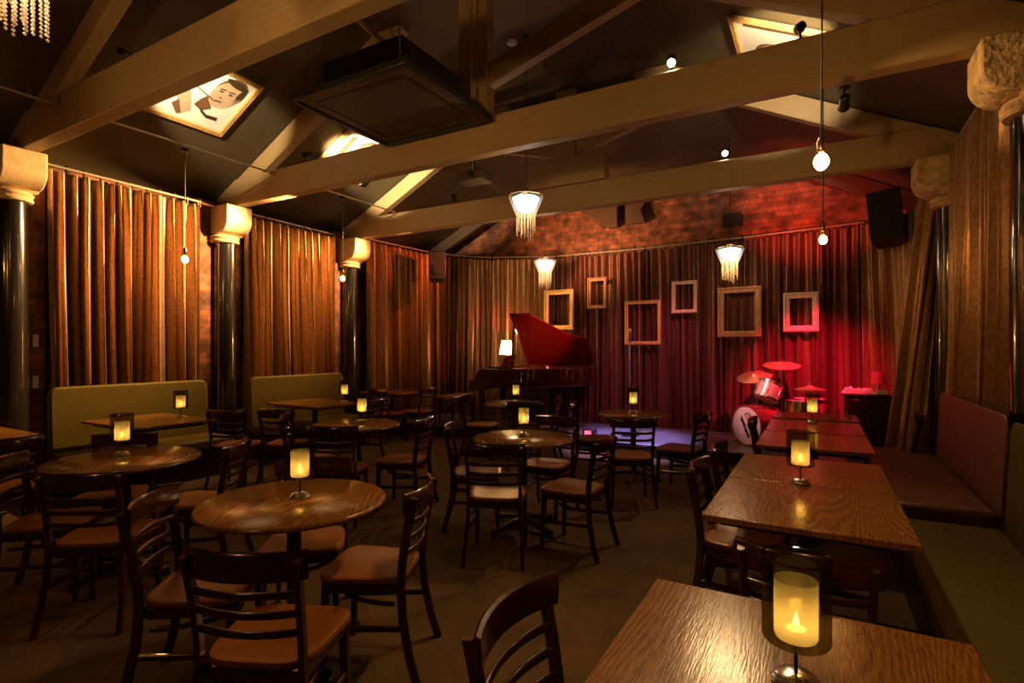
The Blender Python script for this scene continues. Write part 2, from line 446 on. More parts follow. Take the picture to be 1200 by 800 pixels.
column(-7.03, TY[1]+.02, ZB[1], 1, 'black column with cream capital between the two left booths')
column(-7.03, TY[2]+.02, ZB[2], 1, 'black column with cream capital on the left, nearest the stage')
column(1.165, TY[1], ZB[1], -1, 'black column at the right edge with rough golden corbel capital', 'corbel')
column(1.13, TY[2], ZB[2], -1, 'black column with small rough corbel on the right, beside the stage', 'corbel')

# ------------------------------------------------------------------ curtains
def lerp_path(pts, u):
    # arc-length param of polyline of tuples
    P = [V(p) for p in pts]; L = [0]
    for i in range(1, len(P)): L.append(L[-1]+(P[i]-P[i-1]).length)
    t = u*L[-1]
    for i in range(1, len(P)):
        if t <= L[i]+1e-9:
            f = (t-L[i-1])/max(L[i]-L[i-1], 1e-9); return P[i-1].lerp(P[i], f)
    return P[-1]
def path_len(pts):
    return sum((V(pts[i])-V(pts[i-1])).length for i in range(1, len(pts)))
def smooth_path(pts, n=24):
    out = [lerp_path(pts, i/n) for i in range(n+1)]
    for _ in range(3):
        out = [out[0]]+[(out[i-1]+out[i]*2+out[i+1])/4 for i in range(1, n)]+[out[-1]]
    return [tuple(p) for p in out]
def curtain(top, bot, label, seed, pitch=.15, amp=.055, m='velvet', group='brown curtains around the walls', zb=None, puddle=0):
    if bot is None: bot = [(p[0], p[1], zb if zb is not None else .015) for p in top]
    top = smooth_path(top); bot = smooth_path(bot)
    L = path_len(top); N = max(3, round(L/pitch)); nu = N*14; nv = 26
    rnd = random.Random(seed)
    knots = [0]
    for k in range(N): knots.append(knots[-1]+rnd.uniform(.6, 1.5))
    tot = knots[-1]; knots = [k/tot for k in knots]
    amps = [rnd.uniform(.65, 1.3) for _ in range(N+1)]
    drift = [rnd.uniform(-1, 1) for _ in range(N+1)]
    merge = [rnd.random() < .3 for _ in range(N+1)]
    def fn(u, v):
        # v: 0 bottom .. 1 top
        k = 0
        while k < N-1 and u > knots[k+1]: k += 1
        f = (u-knots[k])/(knots[k+1]-knots[k])
        a = amps[k]*(1-f)+amps[k+1]*f
        tp = v**6
        d = V(lerp_path(bot, u)).lerp(V(lerp_path(top, u)), v)
        e = .004
        ta = V(lerp_path(top, min(1, u+e)))-V(lerp_path(top, max(0, u-e))); ta.z = 0; ta.normalize()
        nrm = V((ta.y, -ta.x, 0))
        ph = 2*PI*f
        w = math.sin(ph); w = math.copysign(abs(w)**.62, w)
        w2 = .35*math.sin(2*ph+drift[k]*3+v*2)*(1-tp)
        low = (1-v)**1.5
        g = noise.noise(V((u*L*1.7+seed*7.1, v*1.2, seed)))*.6*(1-v*.8)
        off = amp*a*(w*(.75+.5*low)+w2*(.4+.8*low))+amp*g*1.6
        side = drift[k]*(1-f)+drift[k+1]*f
        off *= (1 if v < .93 else .75+.25*(1-(v-.93)/.07))
        return d+nrm*off+ta*(side*.05*low*1.5+amp*a*.12*math.sin(2*ph)*(1-tp))
    mb = MB().grid(fn, nu, nv)
    o = mb.build('curtain', m, None, smooth=60, fixn=False)
    tag(o, label, 'curtain', group)
    return o
def rail(pts, label):
    t = empty('curtain_rail', pts[0], 0, label, 'curtain rail', 'curtain rails')
    P = [V(p)-V(pts[0]) for p in (smooth_path(pts) if len(pts) > 2 else pts)]
    MB().tube(P, .014, 8).build('rod', 'conduit', t)
    L = path_len(pts); n = int(L/.16)
    h0 = None
    for i in range(n+1):
        p = lerp_path([tuple(q) for q in P], i/n)
        if h0 is None: h0 = MB().bb(-.008, .008, -.008, .008, -.07, .03).build('hook', 'iron', t); h = h0
        else: h = h0.copy(); COL.objects.link(h)
        h.location = p
    return t
RX = -7.05
# offset rails sit just above curtains
def cur_rail(top, label_c, label_r, **k):
    curtain([(p[0], p[1], p[2]-.05) for p in top], None, label_c, **k)
    rail([(p[0]+k.get('dx', 0), p[1], p[2]) for p in top] if False else top, label_r)
cur_rail([(RX+.03, 2.50, 3.42), (RX+.03, 4.10, 3.40)], 'brown pleated curtain on the left wall behind the nearest green booth', 'curtain rail above the nearest left booth', seed=3, pitch=.118, amp=.068)
cur_rail([(RX+.03, 4.72, 3.40), (RX+.03, 6.36, 3.38)], 'brown pleated curtain on the left wall behind the second green booth', 'curtain rail above the second left booth', seed=5, pitch=.118, amp=.068)
stage_top = [(-6.92, 6.98, 3.42), (-6.88, 7.9, 3.42), (-6.75, 8.6, 3.40), (-6.3, 9.05, 3.36), (-5.7, 9.18, 3.30)]
cur_rail(stage_top, 'brown curtain rounding the left corner of the stage behind the piano stool', 'curved curtain rail at the left corner of the stage', seed=8, pitch=.125, amp=.07)
cur_rail([(-5.68, 9.19, 3.30), (-4.3, 9.20, 3.21)], 'brown curtain at the back of the stage directly behind the open piano', 'curtain rail behind the piano', seed=9, pitch=.12, amp=.062)
cur_rail([(-4.28, 9.20, 3.21), (-2.6, 9.17, 3.20)], 'dark curtain behind the three leftmost empty frames', 'curtain rail above the three leftmost frames', seed=12, pitch=.12, amp=.062, m='velvet_purple')
cur_rail([(-2.58, 9.17, 3.20), (-1.05, 9.12, 3.22)], 'dark curtain at the centre of the stage back wall, left of the drums', 'curtain rail left of the drums', seed=14, pitch=.12, amp=.062, m='velvet_purple')
cur_rail([(-1.03, 9.12, 3.22), (.55, 9.04, 3.26)], 'red-lit curtain hanging directly behind the drum kit', 'curtain rail behind the drum kit', seed=17, pitch=.135, amp=.055, m='velvet_purple')
curtain([(.5, 8.95, 3.2), (.85, 8.75, 3.2), (1.0, 8.3, 3.2), (1.06, 7.6, 3.2)], [(.55, 8.85, .19), (.95, 8.55, .19), (1.08, 7.9, .19), (1.12, 7.3, .19)], 'dark red curtain at the right rear corner of the stage under the tilted speaker', 21, .13, .05)
curtain([(.93, 6.98, 3.28), (1.08, 6.80, 3.28), (1.13, 7.05, 3.28), (1.12, 7.5, 3.28)], [(.60, 6.88, .02), (.72, 6.66, .02), (.90, 6.64, .02), (1.08, 7.0, .02)], 'brown curtain flaring out at its hem behind the column on the right', 23, .10, .05)
rail([(1.06, 7.0, 3.3), (1.06, 8.6, 3.26)], 'curtain rail on the right wall beside the stage')
cur_rail([(1.10, 6.42, 3.40), (1.10, 4.68, 3.42)], 'brown curtain on the right wall behind the leather bench back', 'curtain rail on the right wall above the bench', seed=27, pitch=.13, amp=.06)
curtain([(1.12, 4.15, 3.38), (1.12, 2.55, 3.38)], None, 'brown curtain on the right wall nearest the camera, right of the edge column', 29, .14, .05)

# ------------------------------------------------------------------ stage
st = empty('stage', (-2.8, 8.3, 0), 0, 'low black stage platform under piano and drums', 'stage')
MB().bb(-3.80, 3.70, -.98, .68, 0, .175).build('deck', 'stage_floor', st, bevel=.01)
MB().bb(-3.80, 3.70, -1.0, -.985, .005, .165).build('riser_board', 'black_wood', st)

# ------------------------------------------------------------------ booths
def booth(x, y0, y1, side, label, leath='leather', zs=.45, zb=1.1, depth=.52, studs=False, group=None, bt=.10):
    t = empty('booth_seat', (x, (y0+y1)/2, 0), 0, label, 'bench seat', group)
    L = y1-y0; s = side
    def b(xa, xb, ya, yb_, za, zb_):
        return MB().bb(min(xa*s, xb*s), max(xa*s, xb*s), ya, yb_, za, zb_)
    b(-.03, depth-.04, -L/2+.02, L/2-.02, 0, zs-.13).build('base', 'black_wood', t, bevel=.01)
    b(0.005, depth, -L/2, L/2, zs-.128, zs).build('seat_cushion', leath, t, bevel=.03)
    # backrest with rounded upper corners
    poly = []; r = .09
    for (cy, a0) in ((L/2-r, 0), (-L/2+r, PI/2)):
        for k in range(7):
            a = a0+PI/2*k/6; poly.append((cy+r*math.cos(a), zb-r+r*math.sin(a)))
    poly += [(-L/2, zs-.12), (L/2, zs-.12)]
    MB().prism(poly, lambda p, q: (-bt*s-.0*s*(q-zs), p, q), lambda p, q: ((0.0-.045*(q-zs))*s, p, q)).build('backrest', leath, t, bevel=.022)
    if studs:
        m = MB()
        for k in range(26): m.sph((.002*s-.045*(k*.024)*s, -L/2-.004, zs+.02+k*.024), .007, 6, 4)
        m.build('nailhead_trim', 'brass', t)
    return t
booth(-6.62, 2.38, 3.98, 1, 'nearest green leather booth against the left wall, behind the wide rectangular table', group='green leather booths')
booth(-6.62, 4.55, 6.20, 1, 'second green leather booth with nailhead edge beyond the left column', studs=True, group='green leather booths')
booth(.93, -.2, 4.12, -1, 'long brown leather bench running along the right wall beside the nearest tables', 'leather', zs=.45, zb=1.08, bt=.045)
booth(.93, 4.18, 6.22, -1, 'farther brown leather bench on the right with raised cushion and tall back', 'leather_brown', zs=.52, zb=1.1, bt=.045)

# ------------------------------------------------------------------ tables
def rect_table_proto():
    t = empty('rectangular_table', (0, 0, 0), 0, 'x', 'table')
    MB().bb(-.398, .398, -.41, .41, .722, .75).build('tabletop', 'oak', t, bevel=.004)
    MB().bb(-.33, .33, -.33, .33, .69, .7215).build('apron', 'black_wood', t, bevel=.004)
    MB().lathe([(.032, .03), (.032, .69)], 20).build('pedestal', 'iron', t)
    b = MB(); 
    for a in (0, PI/2): b.rsweep([(-.31*math.cos(a), -.31*math.sin(a), .03), (-.1*math.cos(a), -.1*math.sin(a), .05), (.1*math.cos(a), .1*math.sin(a), .05), (.31*math.cos(a), .31*math.sin(a), .03)], .06, .035)
    b.build('foot', 'iron', t, bevel=.003)
    return t
RT = rect_table_proto(); used = [False]
def rtab(cx, cy, sx, sy, label, rz=0):
    o = place(RT, used, (cx, cy, 0), rz, label, 'table', None)
    o.scale = (sx/.796, sy/.82, 1); return o
rtab(-.06, 1.36, .80, .80, 'nearest square oak table in the lower right corner, holding the largest candle lamp')
rtab(-.06, 2.935, .80, .81, 'second square oak table from the camera along the right bench, empty top')
rtab(-.06, 3.75, .80, .80, 'third square table along the right bench, holding the dark candle lamp')
rtab(-.04, 4.98, .78, .82, 'fourth table along the right, red-lit and empty, just beyond the gap')
rtab(-.04, 5.86, .78, .85, 'fifth table along the right, red-lit, holding a small candle lamp at its far edge')
rtab(-.04, 6.78, .80, .62, 'last table along the right bench, with glass tumblers, close to the stage')
rtab(-6.02, 3.0, 1.04, .80, 'wide table at the nearest left booth, with a candle lamp at its right side')
rtab(-6.00, 5.08, 1.04, .76, 'wide table at the second left booth, with a candle lamp at its far side')
rtab(-6.30, 1.62, .92, .86, 'table at the left edge of the picture, in front of the first column')
rtab(-6.35, 7.0, .9, .6, 'dim far table beside the stage left corner, below the third column')

def round_table_proto():
    t = empty('round_table', (0, 0, 0), 0, 'x', 'table')
    MB().lathe([(.0, .722), (.42, .722), (.436, .727), (.44, .736), (.436, .746), (.43, .75), (.0, .75)], 64, cap=False).build('tabletop', 'oak', t)
    MB().lathe([(.10, .7215), (.10, .70), (.034, .685), (.034, .10), (.05, .05)], 20).build('pedestal', 'iron', t)
    for k in range(4):
        a = PI/4+k*PI/2; c, s = math.cos(a), math.sin(a)
        m = MB().rsweep([(.0, 0, .07), (.12*c, .12*s, .065), (.26*c, .26*s, .035), (.34*c, .34*s, .028)], .05, .035)
        m.lathe([(.028, 0), (.03, .012), (.022, .02)], 12, (.335*c, .335*s, 0))
        m.build('foot', 'iron', t)
    return t
RO = round_table_proto(); used2 = [False]
def otab(cx, cy, r, label, rz=0):
    o = place(RO, used2, (cx, cy, 0), rz, label, 'table'); o.scale = (r/.44, r/.44, 1); return o
otab(-2.25, 1.78, .44, 'nearest round oak table with bold grain and a glowing candle lamp', R(30))
otab(-4.09, 1.88, .45, 'round oak table at far left, in front of the nearest green booth', R(60))
otab(-2.15, 3.97, .42, 'round oak table in the middle of the room, catching yellow candle light', R(25))
otab(-3.96, 3.86, .42, 'round table behind the nearest round table, in front of the second booth', R(40))
otab(-3.60, 6.38, .40, 'small round table right in front of the piano', R(10))
otab(-1.85, 6.06, .40, 'dark round table in front of the stage, below the microphone stand', R(50))

# ------------------------------------------------------------------ chairs
def chair_proto():
    t = empty('dining_chair', (0, 0, 0), 0, 'x', 'chair')
    M = 'mahogany'
    # seat: rounded trapezoid with dished top
    def outl(k, n=40, grow=1):
        a = 2*PI*k/n; ex = .45
        cx = math.copysign(abs(math.cos(a))**ex, math.cos(a)); cy = math.copysign(abs(math.sin(a))**ex, math.sin(a))
        w = .215 if cy > 0 else .195
        w = .205+.02*cy
        return cx*w*grow, cy*.205*grow+.01
    rg = []
    for (g, z) in ((.30, .432), (.93, .430), (.99, .436), (1, .445), (.985, .456), (.93, .460), (.82, .456), (.62, .448), (.3, .446), (.02, .447)):
        rg.append([V((*outl(k, 40, g), z)) for k in range(40)])
    MB().rings(rg, True).build('seat', 'seat_wood', t, smooth=40)
    fr = MB()
    fr.rsweep([(-.165, -.16, .405), (-.18, .17, .405)], .02, .05); fr.rsweep([(.165, -.16, .405), (.18, .17, .405)], .02, .05)
    fr.rsweep([(-.17, .175, .405), (.17, .175, .405)], .02, .05); fr.rsweep([(-.16, -.165, .405), (.16, -.165, .405)], .02, .05)
    fr.build('seat_frame', M, t)
    for s in (-1, 1):
        MB().sweep([(s*.175, .165, .43), (s*.178, .172, .25), (s*.185, .182, 0)], [(-.5, -.5), (.5, -.5), (.5, .5), (-.5, .5)], [.036, .033, .026], up=(0, 1, 0)).build('leg', M, t, bevel=.004)
    for s in (-1, 1):
        pts = [(s*.205, -.265, 0), (s*.196, -.225, .13), (s*.186, -.196, .28), (s*.18, -.185, .42), (s*.18, -.19, .52), (s*.183, -.212, .66), (s*.188, -.24, .79), (s*.19, -.248, .825)]
        MB().rsweep(pts, .024, .04, up=(0, 1, 0), c=.3).build('leg', M, t)
    # crest rail, curved in plan, overlapping the front of the posts
    def arc(w, y, z, bow, n=12):
        return [(-w+2*w*i/n, y-bow*(1-((i/n-.5)*2)**2), z) for i in range(n+1)]
    pts = arc(.212, -.212, .80, .055, 14)
    sec = [(-.010, -.048), (.010, -.048), (.014, -.03), (.013, .02), (.008, .042), (0, .048), (-.010, .042), (-.013, 0)]
    MB().sweep(pts, sec, 1).build('crest_rail', M, t, smooth=50)
    for z, y in ((.565, -.192), (.632, -.202), (.70, -.214)):
        MB().rsweep(arc(.178, y, z, .035), .014, .026, c=.3).build('slat', M, t, smooth=50)
    for s in (-1, 1): MB().rsweep([(s*.186, -.19, .235), (s*.182, .175, .215)], .016, .026).build('side_stretcher', M, t)
    hp = []
    for k in range(17):
        a = PI*k/16; hp.append((.165*math.cos(a), -.15+.30*math.sin(a), .335))
    MB().rsweep(hp, .015, .02).build('hoop_stretcher', M, t)
    return t
CH = chair_proto(); used3 = [False]
def chair(crest, face, label, group='mahogany ladder-back chairs'):
    fx, fy = face; L = math.hypot(fx, fy); fx /= L; fy /= L
    rz = math.atan2(-fx, fy)
    return place(CH, used3, (crest[0]+.24*fx, crest[1]+.24*fy, 0), rz, label, 'chair', group)
CHAIRS = [
 ((-1.62, 1.08), (-.42, .91), 'large dark chair at lower left, seen from behind, pushed toward the nearest round table'),
 ((-2.57, 1.27), (.79, .61), 'chair on the left side of the nearest round table, its curved slats catching light'),
 ((-1.66, 2.05), (-.90, -.40), 'chair right of the nearest round table, seen from the side with bright seat'),
 ((-.70, 1.23), (1, 0), 'foreground chair cropped by the bottom edge, tucked under the nearest square table'),
 ((-2.60, 2.20), (.64, -.77), 'chair on the far side of the nearest round table, crest glowing behind its lamp'),
 ((-3.53, 2.33), (-.8, -.6), 'chair right of the far left round table, seen edge-on'),
 ((-3.36, 1.33), (-.60, .80), 'dark chair seen from behind, between camera and the far left round table'),
 ((-4.24, 1.30), (.66, .75), 'chair cut by the left picture edge, at the far left round table'),
 ((-4.60, 2.12), (.74, -.67), 'chair on the far side of the far left round table, facing the camera'),
 ((-5.39, 3.42), (-.5, .87), 'chair back standing just right of the nearest booth table, left of a similar chair'),
 ((-5.03, 3.74), (-.35, .94), 'chair between the nearest booth table and the second booth, right of a similar chair'),
 ((-3.52, 3.15), (-.5, .87), 'chair seen from behind at the round table beyond the nearest one'),
 ((-4.50, 3.44), (.70, .71), 'chair on the left of the round table before the second booth, seen edge-on'),
 ((-3.19, 4.0), (-.95, -.3), 'chair on the right of the round table before the second booth, facing left'),
 ((-4.90, 5.05), (-1, 0), 'chair at the right end of the second booth table'),
 ((-5.55, 7.0), (-1, .05), 'far dim chair at the right end of the table by the third column'),
 ((-6.0, 6.30), (.1, 1), 'far dim chair seen from behind at the table by the third column'),
 ((-1.93, 3.13), (-.40, .92), 'chair seen from behind at the middle round table, lamplight on its seat'),
 ((-2.74, 3.72), (.85, .5), 'chair on the left of the middle round table, tinted red'),
 ((-1.36, 3.76), (-1, .03), 'chair on the right of the middle round table, facing left with its seat lit'),
 ((-2.16, 4.66), (.0, -1), 'chair on the far side of the middle round table, facing the camera'),
 ((-1.50, 4.93), (-.45, .89), 'dark chair silhouette seen from behind before the purple stage light'),
 ((-1.02, 5.74), (-.98, .15), 'chair on the right of the dark round table before the stage'),
 ((-2.50, 5.84), (.93, .37), 'chair on the left of the dark round table before the stage'),
 ((-.04, 1.98), (0, 1), 'low chair back between the nearest two square tables on the right'),
 ((-.61, 3.22), (1, 0), 'nearer of two chairs on the left of the paired square tables'),
 ((-.60, 3.87), (1, 0), 'farther of two chairs on the left of the paired square tables'),
 ((-.54, 5.45), (1, .05), 'black chair silhouette in front of the bass drum'),
 ((.84, 6.60), (-1, 0), 'chair at the right end of the last right-hand table, before the flared curtain'),
 ((-4.25, 6.15), (1, .3), 'chair on the left of the small table in front of the piano'),
 ((-3.02, 6.55), (-1, -.3), 'chair on the right of the small table in front of the piano'),
 ((-3.10, 5.75), (-.5, .87), 'chair seen from behind at the small table in front of the piano'),
 ((-5.10, 1.58), (-1, .1), 'chair at the right end of the table at the left edge, seen from behind'),
]
for c in CHAIRS: chair(*c)

# ------------------------------------------------------------------ candle lamps
def candle_proto():
    t = empty('candle_lamp', (0, 0, 0), 0, 'x', 'candle lamp')
    MB().lathe([(.0, 0), (.05, 0), (.052, .006), (.046, .011), (.04, .013), (.043, .017), (.036, .022), (.010, .026), (.0, .026)], 32, cap=False).build('base', 'chrome', t)
    MB().lathe([(.004, .02), (.004, .098)], 10).build('stem', 'iron', t)
    s = MB(); s.lathe([(.004, .098), (.066, .098), (.070, .104), (.070, .285)], 40, cap=False); s.build('glass_shade', 'smoke', t)
    MB().lathe([(.0702, .279), (.0715, .282), (.0702, .286), (.0685, .283), (.0702, .279)], 40, cap=False).build('shade_rim', 'smoke', t)
    MB().lathe([(.003, .104), (.042, .104), (.0445, .11), (.0445, .232)], 32, cap=False).build('frosted_insert', 'frost', t)
    MB().lathe([(.0, .108), (.02, .108), (.02, .124), (.0, .124)], 16, cap=False).build('tea_light', 'wax', t)
    MB().lathe([(.0, .127), (.005, .131), (.0062, .138), (.004, .149), (.0, .159)], 12, cap=False).build('flame', 'flame', t)
    light('POINT', 'flame_light', (0, 0, .150), 1.0, (1, .64, .26), t, .012)
    return t
CL = candle_proto(); used4 = [False]
G4 = 'candle lamps on the tables'
for (x, y, lab) in [
 (-.045, 1.36, 'largest candle lamp with smoked glass shade, on the nearest square table'),
 (-.09, 3.38, 'smoked glass candle lamp on the paired square tables at right'),
 (-.06, 6.17, 'small candle lamp at the far edge of the red-lit tables beside the drum kit'),
 (-2.27, 1.83, 'glowing candle lamp on the nearest round table'),
 (-4.24, 1.93, 'glowing candle lamp on the far left round table'),
 (-5.97, 3.28, 'small candle lamp on the nearest booth table, against the green booth back'),
 (-4.02, 3.99, 'candle lamp on the round table in front of the second booth'),
 (-5.72, 5.35, 'tiny candle lamp at the right end of the second booth table'),
 (-2.19, 4.05, 'yellow candle lamp on the middle round table'),
 (-3.64, 6.50, 'tiny candle lamp on the small table in front of the piano'),
 (-1.87, 6.12, 'candle lamp on the dark round table below the microphone stand')]:
    place(CL, used4, (x, y, .7505), 0, lab, 'candle lamp', G4)

# tumblers on last table
def tumbler_proto():
    t = empty('glass_tumbler', (0, 0, 0), 0, 'x', 'glass')
    MB().lathe([(.0, .004), (.028, .004), (.034, .09), (.036, .09), (.031, 0), (.0, 0)], 16, cap=False).build('glass', 'clear_glass', t)
    return t
TU = tumbler_proto(); u5 = [False]
for x, y, l in ((.06, 6.72, 'glass tumbler on the last right-hand table, leftmost of the row'), (.16, 6.78, 'glass tumbler on the last right-hand table, middle of the row'), (.27, 6.72, 'glass tumbler on the last right-hand table, rightmost of the row')):
    place(TU, u5, (x, y, .7505), 0, l, 'glass', 'tumblers on the last table')

# ------------------------------------------------------------------ pendant bulbs and conduits
def pendant(x, y, zb, ztop, label, br=.05, energy=3):
    t = empty('pendant_bulb', (x, y, ztop), 0, label, 'pendant light', 'bare pendant bulbs')
    h = zb-ztop
    MB().lathe([(.03, -.03), (.04, -.02), (.04, .0), (.0, .0)], 12).build('ceiling_rose', 'iron', t)
    MB().tube([(0, 0, -.02), (.004, 0, h*.5), (0, 0, h+br+.07)], .0045, 6).build('cord', 'cord', t)
    MB().lathe([(.012, h+br+.075), (.02, h+br+.06), (.021, h+br+.005), (.016, h+br-.004)], 14).build('socket', 'brass', t)
    MB().lathe([(.014, h+br-.004), (.02, h+br-.012)]+[(br*math.sin(a), h+br*math.cos(a)) for a in [R(d) for d in range(28, 180, 12)]]+[(.0005, h-br)], 24, cap=False).build('bulb', 'clear_glass', t)
    fl = MB()
    n = 60
    fl.sph((0, 0, h), br*.86, 12, 8, (.8, .8, 1)); fl.build('filament', 'bulb', t)
    light('POINT', 'bulb_light', (0, 0, h), energy, (1, .46, .11), t, br)
    return t
pendant(-6.0, 3.34, 2.46, 3.66, 'bare glowing bulb hanging before the curtain of the nearest booth')
pendant(-5.95, 5.53, 2.49, 3.66, 'bare glowing bulb hanging before the third left column')
pendant(.01, 3.35, 2.50, roofz(.01), 'large bare globe bulb hanging at right in front of the farthest truss', .055, 16)
pendant(.03, 5.55, 2.46, roofz(.03), 'smaller bare globe bulb hanging at right against the red-lit brick', .05, 12)
pendant(-6.0, 1.0, 2.46, roofz(-6.0), 'added bare bulb near the left wall, out of view, to light the room', .05, 14)  # unseen pendant, added for the light it gives
for (ya, yb_, lab) in ((.2, 2.195, 'metal conduit leading to the nearest truss at the top left'), (2.345, 4.415, 'metal conduit between nearest and middle truss, above the first left booth'), (4.565, 6.655, 'metal conduit between middle and farthest truss, above the second left booth')):
    t = empty('conduit', (-5.94, ya, 3.68), 0, lab, 'conduit', 'conduits between trusses')
    MB().cyl((0, 0, 0), (0, yb_-ya, 0), .011, seg=10).build('pipe', 'conduit', t)
    for yy in (.03, yb_-ya-.03): MB().bb(-.025, .025, yy-.025, yy+.025, -.02, .02).build('end_clip', 'brass', t)

# ------------------------------------------------------------------ chandeliers
def chandelier_data():
    r = random.Random(4)
    up = MB(); dn = MB()
    for k in range(30):
        a = 2*PI*k/30
        for i in range(10):
            f = i/9; rr = .185-.075*f; z = -.02-.02*i-.008
            up.bead((rr*math.cos(a), rr*math.sin(a), z), .0088)
    for k in range(18):
        a = 2*PI*(k+.5)/18; n = r.randint(15, 21)
        for i in range(n):
            dn.bead((.103*math.cos(a), .103*math.sin(a), -.10-.0195*i), .0085)
    for k in range(9):
        a = 2*PI*(k+.2)/9; n = r.randint(18, 23)
        for i in range(n):
            dn.bead((.055*math.cos(a), .055*math.sin(a), -.08-.0195*i), .0085)
    return up, dn
def chandelier_proto():
    t = empty('chandelier', (0, 0, 0), 0, 'x', 'chandelier')
    up, dn = chandelier_data()
    f = MB()
    for rr, z in ((.188, 0), (.105, -.09), (.055, -.07)):
        f.tube([(rr*math.cos(2*PI*k/36), rr*math.sin(2*PI*k/36), z) for k in range(36)], .0065, 6, closed=True)
    for k in range(4):
        a = k*PI/2; f.tube([(.188*math.cos(a), .188*math.sin(a), 0), (.09*math.cos(a), .09*math.sin(a), .025), (.01*math.cos(a), .01*math.sin(a), .05)], .005, 6)
        f.tube([(.105*math.cos(a), .105*math.sin(a), -.09), (.02*math.cos(a), .02*math.sin(a), .03)], .003, 5)
    f.lathe([(.02, .03), (.028, .045), (.015, .07)], 14)
    f.build('frame', 'brass', t)
    u = up.build('upper_crystal_strands', 'crystal', t, smooth=0); u['kind'] = 'stuff'
    d = dn.build('lower_crystal_strands', 'crystal', t, smooth=0); d['kind'] = 'stuff'
    return t
CD = chandelier_proto(); u6 = [False]
def chandelier(x, y, z, label, glow, col, e, sc=1):
    o = place(CD, u6, (x, y, z), 0, label, 'chandelier', 'crystal chandeliers')
    if sc != 1: o.scale = (sc, sc, sc)
    h = (min(roofz(x), FZ)-z)/sc
    MB().tube([(0, 0, .06), (0, 0, h)], .005, 6).build('hanging_cord', 'cord', o)
    MB().lathe([(.045, h), (.045, h-.02), (.012, h-.05)], 14).build('ceiling_rose', 'iron', o)
    if glow:
        MB().lathe([(.02, .0), (.11, -.012), (.155, -.03), (.128, -.10), (.09, -.175), (.03, -.19)], 16).build('light_core', glow, o)
    light('POINT', 'chandelier_light', (0, 0, -.24), e, col, o, .08)
    return o
chandelier(-2.84, 5.30, 3.19, 'bright crystal chandelier hanging in front of the farthest truss', 'crystal_glow', (1, .60, .26), 9)
chandelier(-4.05, 8.25, 2.99, 'small crystal chandelier above the piano, left of the stage', 'crystal_glow', (1, .60, .26), 9)
chandelier(-1.09, 8.1, 2.90, 'warm crystal chandelier above the drums, right of the stage', 'crystal_glow_warm', (1, .55, .22), 10)
chandelier(-2.80, .90, 3.19, 'beaded chandelier cut off by the top left corner', None, (1, .5, .18), 5, .9)

